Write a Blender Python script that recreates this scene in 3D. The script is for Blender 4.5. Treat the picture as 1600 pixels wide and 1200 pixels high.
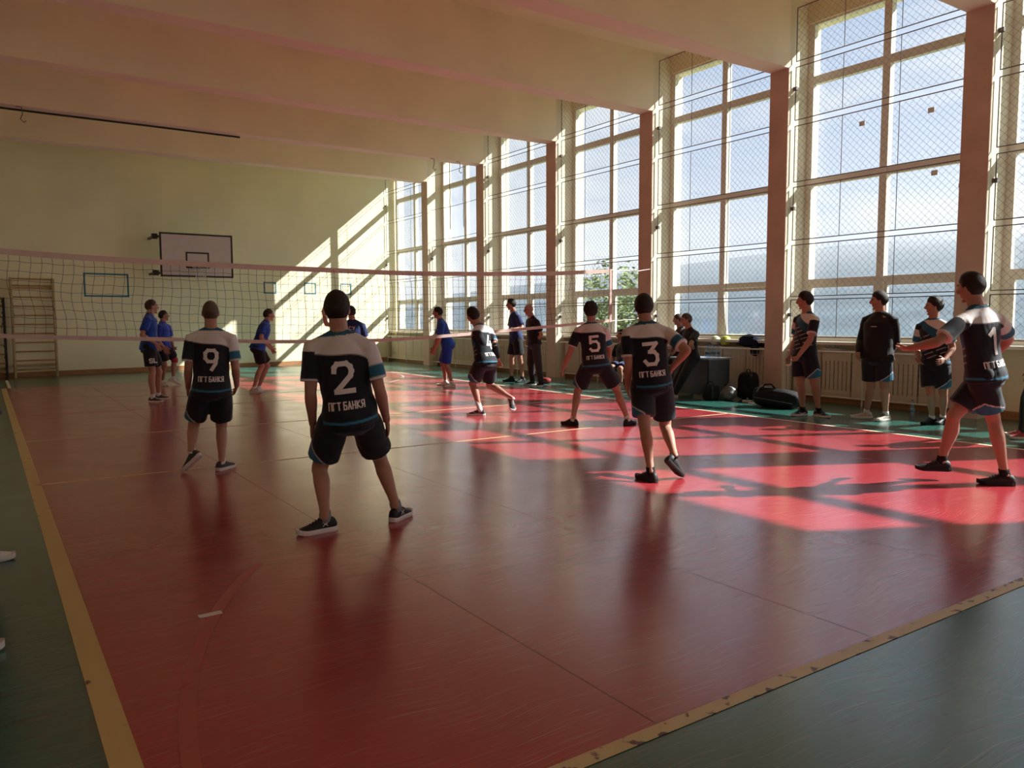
import bpy, bmesh, math, random
import numpy as np
from mathutils import Vector, Matrix
from mathutils.bvhtree import BVHTree

for o in list(bpy.data.objects): bpy.data.objects.remove(o, do_unlink=True)
scene = bpy.context.scene
COL = scene.collection

# ------------------------------------------------------------------ camera
CAM = (-0.3225, -11.0643, 1.4557)
PITCH, YAW, ROLL = math.radians(4.7183), math.radians(34.0036), math.radians(-0.2236)
fw = Vector((math.sin(YAW)*math.cos(PITCH), math.cos(YAW)*math.cos(PITCH), -math.sin(PITCH)))
rt = Vector((math.cos(YAW), -math.sin(YAW), 0)); up_ = rt.cross(fw)
R2 = rt*math.cos(ROLL) + up_*math.sin(ROLL); U2 = -rt*math.sin(ROLL) + up_*math.cos(ROLL)
cd = bpy.data.cameras.new('camera'); cam = bpy.data.objects.new('camera', cd); COL.objects.link(cam)
cam.matrix_world = Matrix(((R2.x, U2.x, -fw.x, CAM[0]), (R2.y, U2.y, -fw.y, CAM[1]), (R2.z, U2.z, -fw.z, CAM[2]), (0, 0, 0, 1)))
cd.sensor_fit = 'HORIZONTAL'; cd.sensor_width = 36.0; cd.lens = 1222.98/1600*36.0
cd.clip_start = 0.05; cd.clip_end = 6000
scene.camera = cam

# ------------------------------------------------------------------ world, sun, exposure
SUN_DIR = Vector((-1.0, 0.495, -0.82)).normalized()
SUN_STRENGTH = 12.5
SKY_STRENGTH = 0.80
EXPOSURE = 0.45
world = bpy.data.worlds.new('sky'); scene.world = world; world.use_nodes = True
nt = world.node_tree; nt.nodes.clear()
def wn(t): return nt.nodes.new(t)
wo = wn('ShaderNodeOutputWorld'); bg = wn('ShaderNodeBackground'); tc = wn('ShaderNodeTexCoord')
mp = wn('ShaderNodeMapping'); mp.inputs['Scale'].default_value = (1.6, 1.6, 6.0); mp.inputs['Location'].default_value = (0.3, 0.1, 0.55)
nz = wn('ShaderNodeTexNoise'); nz.inputs['Scale'].default_value = 1.7; nz.inputs['Detail'].default_value = 7; nz.inputs['Roughness'].default_value = 0.55
cr = wn('ShaderNodeValToRGB'); cr.color_ramp.elements[0].position = 0.42; cr.color_ramp.elements[0].color = (0.30, 0.44, 0.70, 1)
cr.color_ramp.elements[1].position = 0.60; cr.color_ramp.elements[1].color = (0.72, 0.77, 0.84, 1)
nt.links.new(tc.outputs['Generated'], mp.inputs['Vector']); nt.links.new(mp.outputs['Vector'], nz.inputs['Vector'])
nt.links.new(nz.outputs['Fac'], cr.inputs['Fac']); nt.links.new(cr.outputs['Color'], bg.inputs['Color'])
bg.inputs['Strength'].default_value = SKY_STRENGTH
nt.links.new(bg.outputs['Background'], wo.inputs['Surface'])
sd = bpy.data.lights.new('sun', 'SUN'); sun = bpy.data.objects.new('sun', sd); COL.objects.link(sun)
sd.energy = SUN_STRENGTH; sd.angle = math.radians(0.6); sd.color = (1.0, 0.965, 0.91)
sun.rotation_euler = SUN_DIR.to_track_quat('-Z', 'Y').to_euler(); sun.location = (40, -20, 33)
scene.cycles.max_bounces = 14; scene.cycles.diffuse_bounces = 8; scene.cycles.transparent_max_bounces = 24
vs = scene.view_settings
vs.view_transform = 'Standard'; vs.look = 'None'; vs.gamma = 1.0; vs.use_curve_mapping = False; vs.exposure = EXPOSURE

# ------------------------------------------------------------------ materials
MATS = {}
def srgb(r, g, b):
    return tuple(((c/255)/12.92 if c/255 <= 0.04045 else ((c/255+0.055)/1.055)**2.4) for c in (r, g, b))
def mat(name, col, rough=0.7, spec=0.3, metal=0.0, var=0.0, vscale=8.0, bump=0.0, bscale=40.0, stretch=None):
    if name in MATS: return MATS[name]
    m = bpy.data.materials.new(name); m.use_nodes = True; t = m.node_tree; b = t.nodes['Principled BSDF']
    b.inputs['Base Color'].default_value = (*col, 1); b.inputs['Roughness'].default_value = rough
    b.inputs['Metallic'].default_value = metal; b.inputs['Specular IOR Level'].default_value = spec
    if var or bump:
        c = t.nodes.new('ShaderNodeTexCoord'); mpn = t.nodes.new('ShaderNodeMapping')
        if stretch: mpn.inputs['Scale'].default_value = stretch
        t.links.new(c.outputs['Object'], mpn.inputs['Vector'])
    if var:
        n = t.nodes.new('ShaderNodeTexNoise'); n.inputs['Scale'].default_value = vscale; n.inputs['Detail'].default_value = 5
        t.links.new(mpn.outputs['Vector'], n.inputs['Vector'])
        r = t.nodes.new('ShaderNodeValToRGB')
        r.color_ramp.elements[0].position = 0.3; r.color_ramp.elements[1].position = 0.7
        r.color_ramp.elements[0].color = tuple(max(0, x*(1-var)) for x in col)+(1,)
        r.color_ramp.elements[1].color = tuple(min(1, x*(1+var)) for x in col)+(1,)
        t.links.new(n.outputs['Fac'], r.inputs['Fac']); t.links.new(r.outputs['Color'], b.inputs['Base Color'])
    if bump:
        n2 = t.nodes.new('ShaderNodeTexNoise'); n2.inputs['Scale'].default_value = bscale; n2.inputs['Detail'].default_value = 3
        t.links.new(mpn.outputs['Vector'], n2.inputs['Vector'])
        bp = t.nodes.new('ShaderNodeBump'); bp.inputs['Strength'].default_value = bump; bp.inputs['Distance'].default_value = 0.01
        t.links.new(n2.outputs['Fac'], bp.inputs['Height']); t.links.new(bp.outputs['Normal'], b.inputs['Normal'])
    MATS[name] = m; return m
def attr_mat(name, rough, spec, bump=0.0, bscale=120.0, sheen=0.0, sss=0.0):
    m = bpy.data.materials.new(name); m.use_nodes = True; t = m.node_tree; b = t.nodes['Principled BSDF']
    a = t.nodes.new('ShaderNodeAttribute'); a.attribute_name = 'col'
    t.links.new(a.outputs['Color'], b.inputs['Base Color'])
    b.inputs['Roughness'].default_value = rough; b.inputs['Specular IOR Level'].default_value = spec
    if sheen: b.inputs['Sheen Weight'].default_value = sheen
    if bump:
        c = t.nodes.new('ShaderNodeTexCoord'); n2 = t.nodes.new('ShaderNodeTexNoise'); n2.inputs['Scale'].default_value = bscale
        t.links.new(c.outputs['Object'], n2.inputs['Vector'])
        bp = t.nodes.new('ShaderNodeBump'); bp.inputs['Strength'].default_value = bump; bp.inputs['Distance'].default_value = 0.004
        t.links.new(n2.outputs['Fac'], bp.inputs['Height']); t.links.new(bp.outputs['Normal'], b.inputs['Normal'])
    MATS[name] = m; return m
def glass_mat(name, tint, refl=0.05, rough=0.0):
    m = bpy.data.materials.new(name); m.use_nodes = True; t = m.node_tree; t.nodes.clear()
    o = t.nodes.new('ShaderNodeOutputMaterial'); mx = t.nodes.new('ShaderNodeMixShader')
    tr = t.nodes.new('ShaderNodeBsdfTransparent'); tr.inputs['Color'].default_value = (*tint, 1)
    gl = t.nodes.new('ShaderNodeBsdfGlossy'); gl.inputs['Roughness'].default_value = rough
    mx.inputs['Fac'].default_value = refl
    t.links.new(tr.outputs[0], mx.inputs[1]); t.links.new(gl.outputs[0], mx.inputs[2]); t.links.new(mx.outputs[0], o.inputs['Surface'])
    MATS[name] = m; return m

def floor_mat(name, col, scuff, rough):
    """painted linoleum: worn colour, long fine scratches, uneven gloss"""
    m = bpy.data.materials.new(name); m.use_nodes = True; t = m.node_tree; b = t.nodes['Principled BSDF']
    L = t.links.new
    c = t.nodes.new('ShaderNodeTexCoord')
    n1 = t.nodes.new('ShaderNodeTexNoise'); n1.inputs['Scale'].default_value = 1.3; n1.inputs['Detail'].default_value = 7
    L(c.outputs['Object'], n1.inputs['Vector'])
    r1 = t.nodes.new('ShaderNodeValToRGB'); r1.color_ramp.elements[0].position = 0.3; r1.color_ramp.elements[1].position = 0.72
    r1.color_ramp.elements[0].color = tuple(x*0.94 for x in col)+(1,); r1.color_ramp.elements[1].color = tuple(x*1.06 for x in col)+(1,)
    L(n1.outputs['Fac'], r1.inputs['Fac'])
    prev = r1.outputs['Color']; hs = []
    for k, (ang, sc, st, th) in enumerate([(20, 2.2, 60, 0.66), (-38, 1.9, 70, 0.67), (75, 2.5, 55, 0.67), (115, 1.7, 80, 0.66), (5, 2.8, 50, 0.67)]):
        mp_ = t.nodes.new('ShaderNodeMapping'); mp_.inputs['Rotation'].default_value = (0, 0, math.radians(ang)); mp_.inputs['Scale'].default_value = (1, st, 1)
        mp_.inputs['Location'].default_value = (k*3.7, k*1.3, 0)
        dn = t.nodes.new('ShaderNodeTexNoise'); dn.inputs['Scale'].default_value = 0.9
        vm = t.nodes.new('ShaderNodeVectorMath'); vm.operation = 'MULTIPLY_ADD'
        L(c.outputs['Object'], dn.inputs['Vector']); L(dn.outputs['Color'], vm.inputs[0]); vm.inputs[1].default_value = (0.35, 0.35, 0); L(c.outputs['Object'], vm.inputs[2])
        L(vm.outputs[0], mp_.inputs['Vector'])
        nn = t.nodes.new('ShaderNodeTexNoise'); nn.inputs['Scale'].default_value = sc; nn.inputs['Detail'].default_value = 2
        L(mp_.outputs['Vector'], nn.inputs['Vector'])
        rr = t.nodes.new('ShaderNodeMapRange'); rr.inputs['From Min'].default_value = th-0.015; rr.inputs['From Max'].default_value = th+0.02
        L(nn.outputs['Fac'], rr.inputs['Value'])
        mx = t.nodes.new('ShaderNodeMix'); mx.data_type = 'RGBA'
        mu = t.nodes.new('ShaderNodeMath'); mu.operation = 'MULTIPLY'; mu.inputs[1].default_value = 0.35
        L(rr.outputs['Result'], mu.inputs[0]); L(mu.outputs[0], mx.inputs['Factor']); L(prev, mx.inputs['A'])
        mx.inputs['B'].default_value = (*(scuff if k % 2 == 0 else tuple(x*0.3 for x in col)), 1); prev = mx.outputs['Result']; hs.append(rr.outputs['Result'])
    L(prev, b.inputs['Base Color'])
    n3 = t.nodes.new('ShaderNodeTexNoise'); n3.inputs['Scale'].default_value = 2.2; n3.inputs['Detail'].default_value = 6
    L(c.outputs['Object'], n3.inputs['Vector'])
    rg = t.nodes.new('ShaderNodeMapRange'); rg.inputs['From Min'].default_value = 0.3; rg.inputs['From Max'].default_value = 0.7
    rg.inputs['To Min'].default_value = rough-0.03; rg.inputs['To Max'].default_value = rough+0.04
    L(n3.outputs['Fac'], rg.inputs['Value']); L(rg.outputs['Result'], b.inputs['Roughness'])
    b.inputs['Specular IOR Level'].default_value = 0.7
    b.inputs['Coat Weight'].default_value = 0.3; b.inputs['Coat Roughness'].default_value = 0.2; b.inputs['Coat IOR'].default_value = 1.6
    n4 = t.nodes.new('ShaderNodeTexNoise'); n4.inputs['Scale'].default_value = 7.0; n4.inputs['Detail'].default_value = 4
    L(c.outputs['Object'], n4.inputs['Vector'])
    bp = t.nodes.new('ShaderNodeBump'); bp.inputs['Strength'].default_value = 0.05; bp.inputs['Distance'].default_value = 0.01
    L(n4.outputs['Fac'], bp.inputs['Height']); L(bp.outputs['Normal'], b.inputs['Normal'])
    MATS[name] = m; return m
def line_mat(name, col, under, wear, scale=9.0):
    m = bpy.data.materials.new(name); m.use_nodes = True; t = m.node_tree; b = t.nodes['Principled BSDF']
    c = t.nodes.new('ShaderNodeTexCoord'); n = t.nodes.new('ShaderNodeTexNoise'); n.inputs['Scale'].default_value = scale; n.inputs['Detail'].default_value = 6
    t.links.new(c.outputs['Object'], n.inputs['Vector'])
    r = t.nodes.new('ShaderNodeValToRGB'); r.color_ramp.elements[0].position = wear; r.color_ramp.elements[0].color = (*under, 1)
    r.color_ramp.elements[1].position = wear+0.05; r.color_ramp.elements[1].color = (*col, 1)
    t.links.new(n.outputs['Fac'], r.inputs['Fac']); t.links.new(r.outputs['Color'], b.inputs['Base Color'])
    b.inputs['Roughness'].default_value = 0.4; MATS[name] = m; return m

RED = (0.37, 0.030, 0.040); GREEN = (0.026, 0.125, 0.10)
floor_mat('red_floor_paint', RED, (0.62, 0.24, 0.22), 0.23)
floor_mat('green_floor_paint', GREEN, (0.16, 0.24, 0.2), 0.23)
line_mat('yellow_line', (0.60, 0.46, 0.19), (0.08, 0.035, 0.02), 0.30)
line_mat('worn_yellow_line', (0.60, 0.48, 0.22), (0.13, 0.05, 0.04), 0.37, 14.0)
line_mat('faint_line', (0.43, 0.09, 0.08), RED, 0.36, 5.0)
line_mat('thin_yellow_line', (0.58, 0.42, 0.22), RED, 0.32, 5.0)
line_mat('cream_line', (0.80, 0.68, 0.48), (0.4, 0.3, 0.2), 0.25)
line_mat('white_line', (0.42, 0.36, 0.33), RED, 0.35, 5.0)
mat('wall_paint', (0.84, 0.77, 0.55), 0.85, 0.15, var=0.05, vscale=0.8, bump=0.05, bscale=60)
mat('ceiling_paint', (0.88, 0.77, 0.60), 0.9, 0.1, var=0.06, vscale=0.7)
mat('pillar_side', (0.80, 0.73, 0.58), 0.8, 0.2, var=0.05, vscale=1.5)
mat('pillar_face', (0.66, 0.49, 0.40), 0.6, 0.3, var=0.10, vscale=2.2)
mat('beam_underside_bounce', (0.86, 0.66, 0.58), 0.8, 0.2, var=0.05, vscale=1.0)  # pinkish bounce from the red floor put into the colour
mat('frame_paint', (0.80, 0.76, 0.66), 0.5, 0.4, var=0.06, vscale=3)
mat('steel_rod', (0.16, 0.15, 0.14), 0.5, 0.4, 0.3)
mat('mesh_wire', (0.20, 0.19, 0.18), 0.5, 0.4, 0.4)
mat('white_rail', (0.72, 0.69, 0.62), 0.4, 0.4)
mat('radiator_paint', (0.64, 0.56, 0.43), 0.6, 0.3, var=0.07, vscale=2)
mat('slot_shade', (0.05, 0.04, 0.035), 0.9, 0.1)
mat('skirting_wood', (0.36, 0.17, 0.075), 0.55, 0.3, var=0.15, vscale=5, stretch=(1, 6, 6))
mat('bar_wood', (0.45, 0.25, 0.10), 0.5, 0.35, var=0.12, vscale=6)
mat('bar_side_wood', (0.50, 0.36, 0.18), 0.5, 0.35, var=0.12, vscale=6)
mat('black_metal', (0.025, 0.023, 0.022), 0.5, 0.4, 0.2)
mat('board_white', (0.62, 0.55, 0.55), 0.45, 0.4, var=0.04, vscale=2)
mat('board_black', (0.045, 0.035, 0.03), 0.5, 0.4)
mat('hoop_metal', (0.14, 0.12, 0.11), 0.45, 0.4, 0.4)
mat('cord_white', (0.70, 0.68, 0.62), 0.9, 0.1)
mat('net_cord', (0.035, 0.032, 0.028), 0.9, 0.1)
mat('net_band', (0.66, 0.50, 0.44), 0.8, 0.2, var=0.06, vscale=6)
mat('target_blue', (0.055, 0.20, 0.27), 0.7, 0.2)
mat('concrete_out', (0.75, 0.73, 0.70), 0.9, 0.1)
glass_mat('window_glass', (0.93, 0.95, 0.96), 0.06)
glass_mat('bottle_plastic', (0.80, 0.90, 0.97), 0.16, 0.05)
attr_mat('skin', 0.55, 0.35, 0.08, 220)
attr_mat('cloth', 0.75, 0.25, 0.25, 260, 0.15)
attr_mat('hair', 0.6, 0.3, 0.9, 160)

# ------------------------------------------------------------------ mesh helpers
def box_geo(x0, x1, y0, y1, z0, z1):
    v = [(x0, y0, z0), (x1, y0, z0), (x1, y1, z0), (x0, y1, z0), (x0, y0, z1), (x1, y0, z1), (x1, y1, z1), (x0, y1, z1)]
    f = [(0, 3, 2, 1), (4, 5, 6, 7), (0, 1, 5, 4), (1, 2, 6, 5), (2, 3, 7, 6), (3, 0, 4, 7)]
    return v, f
class MB:
    def __init__(s): s.v = []; s.f = []
    def add(s, v, f):
        n = len(s.v); s.v += [tuple(p) for p in v]; s.f += [tuple(i+n for i in q) for q in f]; return s
    def box(s, *a): return s.add(*box_geo(*a))
    def tube(s, pts, r, n=6, cap=True):
        pts = [Vector(p) for p in pts]; m = len(pts); V = []
        rr = r if isinstance(r, (list, tuple)) else [r]*m
        ref = None
        for i, p in enumerate(pts):
            d = (pts[min(i+1, m-1)]-pts[max(i-1, 0)]).normalized()
            if ref is None:
                ref = Vector((0, 0, 1)) if abs(d.z) < 0.9 else Vector((1, 0, 0))
            u = (ref - d*ref.dot(d)).normalized(); w = d.cross(u); ref = u
            for k in range(n):
                a = 2*math.pi*k/n; V.append(p+(u*math.cos(a)+w*math.sin(a))*rr[i])
        F = []
        for i in range(m-1):
            for k in range(n):
                F.append((i*n+k, i*n+(k+1) % n, (i+1)*n+(k+1) % n, (i+1)*n+k))
        if cap: F.append(tuple(range(n-1, -1, -1))); F.append(tuple((m-1)*n+k for k in range(n)))
        return s.add(V, F)
    def lathe(s, prof, c, n=16):
        V = []; F = []; m = len(prof)
        for r, z in prof:
            for k in range(n):
                a = 2*math.pi*k/n; V.append((c[0]+r*math.cos(a), c[1]+r*math.sin(a), c[2]+z))
        for i in range(m-1):
            for k in range(n): F.append((i*n+k, i*n+(k+1) % n, (i+1)*n+(k+1) % n, (i+1)*n+k))
        F.append(tuple(range(n-1, -1, -1))); F.append(tuple((m-1)*n+k for k in range(n)))
        return s.add(V, F)
    def mesh(s, name, m, smooth=False):
        me = bpy.data.meshes.new(name); me.from_pydata(s.v, [], s.f); me.materials.append(MATS[m])
        if smooth: me.shade_smooth()
        me.update(); return me
    def build(s, name, m, parent=None, smooth=False):
        return link(name, s.mesh(name, m, smooth), parent)
def link(name, me, parent=None, loc=None):
    o = bpy.data.objects.new(name, me); COL.objects.link(o)
    if parent is not None: o.parent = parent
    if loc is not None: o.location = loc
    return o
def tag(o, label=None, cat=None, group=None, kind=None):
    if label: o['label'] = label
    if cat: o['category'] = cat
    if group: o['group'] = group
    if kind: o['kind'] = kind
    return o
def empty(name, loc, label=None, cat=None, group=None, kind=None, rz=0):
    o = bpy.data.objects.new(name, None); COL.objects.link(o); o.location = loc; o.rotation_euler = (0, 0, rz); o.empty_display_size = 0.1
    return tag(o, label, cat, group, kind)
def copy_tree(o, parent=None):
    c = o.copy(); COL.objects.link(c); c.parent = parent
    for ch in list(o.children): copy_tree(ch, c)
    return c
ORD = ['first', 'second', 'third', 'fourth', 'fifth', 'sixth', 'seventh', 'eighth', 'ninth', 'tenth', 'eleventh', 'twelfth']

# ------------------------------------------------------------------ the hall
W = 9.14; YN, YF = -9.13, 9.10              # court
S = 3.3413; Y2 = -2.1863                    # pillar pitch; second pillar's near face
XP, XG = 11.4855, 12.06; XO = 12.36         # pillar inner face, glass, outer wall face
ZB, ZC = 5.78, 6.97                         # beam underside, ceiling
XL, YB = -2.3, -22.4                        # left wall, wall behind the camera, moved back to let in more daylight
PY = [Y2 + k*S for k in range(-6, 5)]       # near faces of the pillars; bays behind the camera added for fill light
PW = 0.39
WALL_A, WALL_B = (-2.6, 12.60), (12.4, 14.675)   # the far wall runs slightly askew
def wall_y(x): return WALL_A[1] + (x-WALL_A[0])*(WALL_B[1]-WALL_A[1])/(WALL_B[0]-WALL_A[0])
WALL_ANG = math.atan2(WALL_B[1]-WALL_A[1], WALL_B[0]-WALL_A[0])

fl = tag(MB().box(XL-0.3, XO, YB-0.3, 15.2, -0.2, 0.0).build('floor', 'green_floor_paint'), 'green painted sports hall floor around the red court', 'floor', kind='structure')
MB().box(0, W, YN, YF, 0.0, 0.002).build('red_court', 'red_floor_paint', fl)
MB().box(0, W, -21.4, -11.9, 0.0, 0.002).build('red_court', 'red_floor_paint', fl)  # unseen second red area, added for warm bounce light
MB().box(-0.05, 0.045, YN-0.03, YF, 0.002, 0.003).build('sideline', 'yellow_line', fl)
MB().box(W-0.03, W+0.03, YN, YF, 0.002, 0.003).build('sideline', 'cream_line', fl)
MB().box(0, W, YN-0.045, YN+0.02, 0.002, 0.003).build('end_line', 'worn_yellow_line', fl)
MB().box(0, W, YF-0.02, YF+0.03, 0.002, 0.003).build('end_line', 'faint_line', fl)
MB().box(0, W, -3.03, -2.98, 0.002, 0.003).build('attack_line', 'thin_yellow_line', fl)
MB().box(0, W, -0.025, 0.025, 0.002, 0.003).build('centre_line', 'thin_yellow_line', fl)
MB().box(0, W, 2.98, 3.03, 0.002, 0.003).build('attack_line', 'faint_line', fl)
def arc(cy, sgn, m, part=1.0):
    b = MB(); V = []; F = []; n = 48
    for i in range(n+1):
        a = math.pi*part*i/n
        for r in (4.40, 4.46): V.append((W/2-r*math.cos(a), cy+sgn*r*math.sin(a), 0.0032))
    for i in range(n): F.append((2*i, 2*i+1, 2*i+3, 2*i+2) if sgn < 0 else (2*i, 2*i+2, 2*i+3, 2*i+1))
    b.add(V, F); b.build('arc_line', m, fl)
arc(9.0, -1, 'white_line'); arc(-9.0, 1, 'faint_line', 0.2)
mat('seam', (0.14, 0.025, 0.025), 0.6, 0.3)
for x in (1.62, 2.98, 4.40, 5.80, 7.20, 8.3): MB().box(x-0.002, x+0.002, YN, YF, 0.002, 0.0022).build('floor_seam', 'seam', fl)
MB().box(0.08, 0.14, 8.9, 11.9, 0.0, 0.0012).build('arc_line', 'cream_line', fl)
MB().box(0.49, 0.60, -7.115, -7.07, 0.002, 0.0042).build('tape_scrap', 'cord_white', fl)

tag(MB().box(XL-0.3, XO, YB-0.3, 15.2, ZC, ZC+0.25).build('ceiling', 'ceiling_paint'), 'cream plaster ceiling above the concrete beams', 'ceiling', kind='structure')
tag(MB().box(XL-0.3, XL, YB-0.3, 15.2, 0, ZC).build('wall_left', 'wall_paint'), 'plain cream wall along the left of the hall', 'wall', kind='structure')
tag(MB().box(XL, XO, YB-0.3, YB, 0, 1.0).build('wall_back', 'wall_paint'), 'low cream wall under the added windows behind the camera', 'wall', kind='structure')
tag(MB().box(XL, XO, YB-0.3, YB, 6.45, ZC).build('wall_back_head', 'wall_paint'), 'cream wall strip above the added windows behind the camera', 'wall', kind='structure')
b = MB(); xa, ya = WALL_A; xb, yb = WALL_B
b.add([(xa, ya, 0), (xb, yb, 0), (xb, yb+0.4, 0), (xa, ya+0.4, 0), (xa, ya, ZC), (xb, yb, ZC), (xb, yb+0.4, ZC), (xa, ya+0.4, ZC)],
      [(0, 3, 2, 1), (4, 5, 6, 7), (0, 1, 5, 4), (1, 2, 6, 5), (2, 3, 7, 6), (3, 0, 4, 7)])
wf = tag(b.build('wall_far', 'wall_paint'), 'pale yellow end wall behind the basketball backboard', 'wall', kind='structure')
def wall_rect(x0, x1, z0, z1, t, name):
    """painted outline on the far wall, four thin strips"""
    e = empty(name, (0, 0, 0)); e.parent = wf
    c, s_ = math.cos(WALL_ANG), math.sin(WALL_ANG)
    def strip(a0, a1, h0, h1):
        b = MB(); P = []
        for x in (a0, a1):
            for h in (h0, h1):
                for d in (-0.004, 0.002): P.append((x, wall_y(x)+d, h))
        b.add(P, [(0, 4, 6, 2), (1, 3, 7, 5), (0, 2, 3, 1), (4, 5, 7, 6), (0, 1, 5, 4), (2, 6, 7, 3)]); return b
    for q in ((x0, x1, z1-t, z1), (x0, x1, z0, z0+t), (x0, x0+t, z0+t, z1-t), (x1-t, x1, z0+t, z1-t)):
        strip(*q).build('strip', 'target_blue', e)
wall_rect(2.02, 3.16, 2.12, 2.77, 0.045, 'painted_target')
wall_rect(7.10, 7.52, 2.30, 2.67, 0.035, 'painted_target')
wall_rect(8.48, 8.90, 2.31, 2.68, 0.035, 'painted_target')
wall_rect(9.80, 10.22, 2.31, 2.69, 0.035, 'painted_target')
b = MB(); o_ = 0.02
b.add([(XL, wall_y(XL)-o_, 0), (XO, wall_y(XO)-o_, 0), (XO, wall_y(XO)+0.01, 0), (XL, wall_y(XL)+0.01, 0),
       (XL, wall_y(XL)-o_, .13), (XO, wall_y(XO)-o_, .13), (XO, wall_y(XO)+0.01, .13), (XL, wall_y(XL)+0.01, .13)],
      [(0, 3, 2, 1), (4, 5, 6, 7), (0, 1, 5, 4), (1, 2, 6, 5), (2, 3, 7, 6), (3, 0, 4, 7)])
tag(b.build('baseboard_far', 'skirting_wood'), 'orange brown wooden skirting along the far wall', 'baseboard', kind='structure')

for k, y in enumerate(PY):
    n = len(PY)-k
    p = tag(MB().box(XP+0.012, XO, y, y+PW, 0, ZC).build('pillar', 'pillar_side'), '%s concrete window pillar counted from the far wall' % ORD[n-1], 'pillar', 'pillars between the windows', 'structure')
    MB().box(XP, XP+0.012, y+0.002, y+PW-0.002, 0, ZB).build('room_face', 'pillar_face', p)
    be = tag(MB().box(XL, XP+0.0125, y, y+PW, ZB+0.008, ZC).build('ceiling_beam', 'ceiling_paint'), '%s deep ceiling beam counted from the far wall' % ORD[n-1], 'beam', 'deep beams across the ceiling', 'structure')
    MB().box(XL, XP, y+0.001, y+PW-0.001, ZB, ZB+0.008).build('underside', 'beam_underside_bounce', be)

# bays between the pillars, near to far; the unseen nearest ones are added
BAYS = [(PY[k]+PW, PY[k+1]) for k in range(len(PY)-1)] + [(PY[-1]+PW, wall_y(12.0)-0.05)]
tag(MB().box(11.98, XO, YB, PY[0], 0, ZC).build('wall_right', 'wall_paint'), 'short cream wall before the first window', 'wall', kind='structure')
ROWS = [(1.09, 2.05), (2.15, 3.79), (3.92, 5.55), (5.69, 6.56)]
PANE = {}
nb = len(BAYS)
for k, (y0, y1) in enumerate(BAYS):
    n = nb-k
    if n == 9:      # unseen bay walled up to keep its sun patch off the floor
        tag(MB().box(11.98, XO, y0, y1, 0, ZC).build('wall_right', 'wall_paint'), 'added cream wall bay blocking the sun behind the camera', 'wall', kind='structure'); continue
    tag(MB().box(11.98, XO, y0, y1, 0, 1.0).build('wall_parapet', 'wall_paint'), 'low cream wall under the %s window from the far wall' % ORD[n-1], 'wall', 'low walls under the windows', 'structure')
    tag(MB().box(11.98, XO, y0, y1, 6.60, ZC).build('wall_lintel', 'wall_paint'), 'lintel over the %s window from the far wall' % ORD[n-1], 'wall', 'lintels over the windows', 'structure')
    tag(MB().box(11.72, XO+0.05, y0, y1, 1.0, 1.05).build('trim_%d' % (k+1), 'frame_paint'), 'window sill board of the %s window from the far wall' % ORD[n-1], 'sill', 'window sills', 'structure')
    w = empty('window_%d' % (k+1), (XG, (y0+y1)/2, 1.05), '%s tall steel framed window counted from the far wall' % ORD[n-1], 'window', 'tall windows', 'structure')
    def wb(name, m, a0, a1, h0, h1, d0=-0.045, d1=0.045):
        return MB().box(d0, d1, a0-(y0+y1)/2, a1-(y0+y1)/2, h0-1.05, h1-1.05).build(name, m, w)
    ym = (y0+y1)/2
    wb('jamb', 'frame_paint', y0, y0+0.12, 1.05, 6.60); wb('jamb', 'frame_paint', y1-0.12, y1, 1.05, 6.60)
    wb('mullion', 'frame_paint', ym-0.065, ym+0.065, 1.05, 6.60, -0.06, 0.06)
    for (za, zb) in ((1.05, 1.09), (2.05, 2.15), (3.79, 3.92), (5.55, 5.69), (6.56, 6.60)):
        wb('transom', 'frame_paint', y0+0.12, y1-0.12, za, zb, -0.05, 0.05)
    for r, (za, zb) in enumerate(ROWS):
        for (ya_, yb_) in ((y0+0.12, ym-0.065), (ym+0.065, y1-0.12)):
            if r == 0:      # opening sash with its own frame
                tilt = (n == 5 and ya_ > ym-1.5 and ya_ < ym)
                sp = empty('sash', (0, (ya_+yb_)/2-ym, za-1.05)); sp.parent = w
                if tilt: sp.rotation_euler = (0, math.radians(-7), 0)
                hw = (yb_-ya_)/2; hh = zb-za
                sb = MB()
                sb.box(-0.03, 0.03, -hw, -hw+0.055, 0, hh).box(-0.03, 0.03, hw-0.055, hw, 0, hh)
                sb.box(-0.03, 0.03, -hw+0.055, hw-0.055, 0, 0.055).box(-0.03, 0.03, -hw+0.055, hw-0.055, hh-0.055, hh)
                sb.build('sash_frame', 'frame_paint', sp)
                MB().box(-0.002, 0.002, -hw+0.055, hw-0.055, 0.055, hh-0.055).build('pane', 'window_glass', sp)
            else:
                wb('pane', 'window_glass', ya_, yb_, za, zb, -0.002, 0.002)
    if n == 6:
        for (py_, pz_) in ((-3.231, 4.70), (-4.387, 4.668), (-4.476, 3.70)):
            MB().box(-0.012, -0.004, py_-ym-0.05, py_-ym+0.05, pz_-1.05-0.04, pz_-1.05+0.04).build('paper_patch', 'white_rail', w)
    tag(MB().box(XP+0.3, 11.98, y0, y1, 0, 0.10).build('baseboard_window', 'skirting_wood'), 'brown skirting under the %s window from the far wall' % ORD[n-1], 'baseboard', 'skirting under the windows', 'structure')

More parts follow.
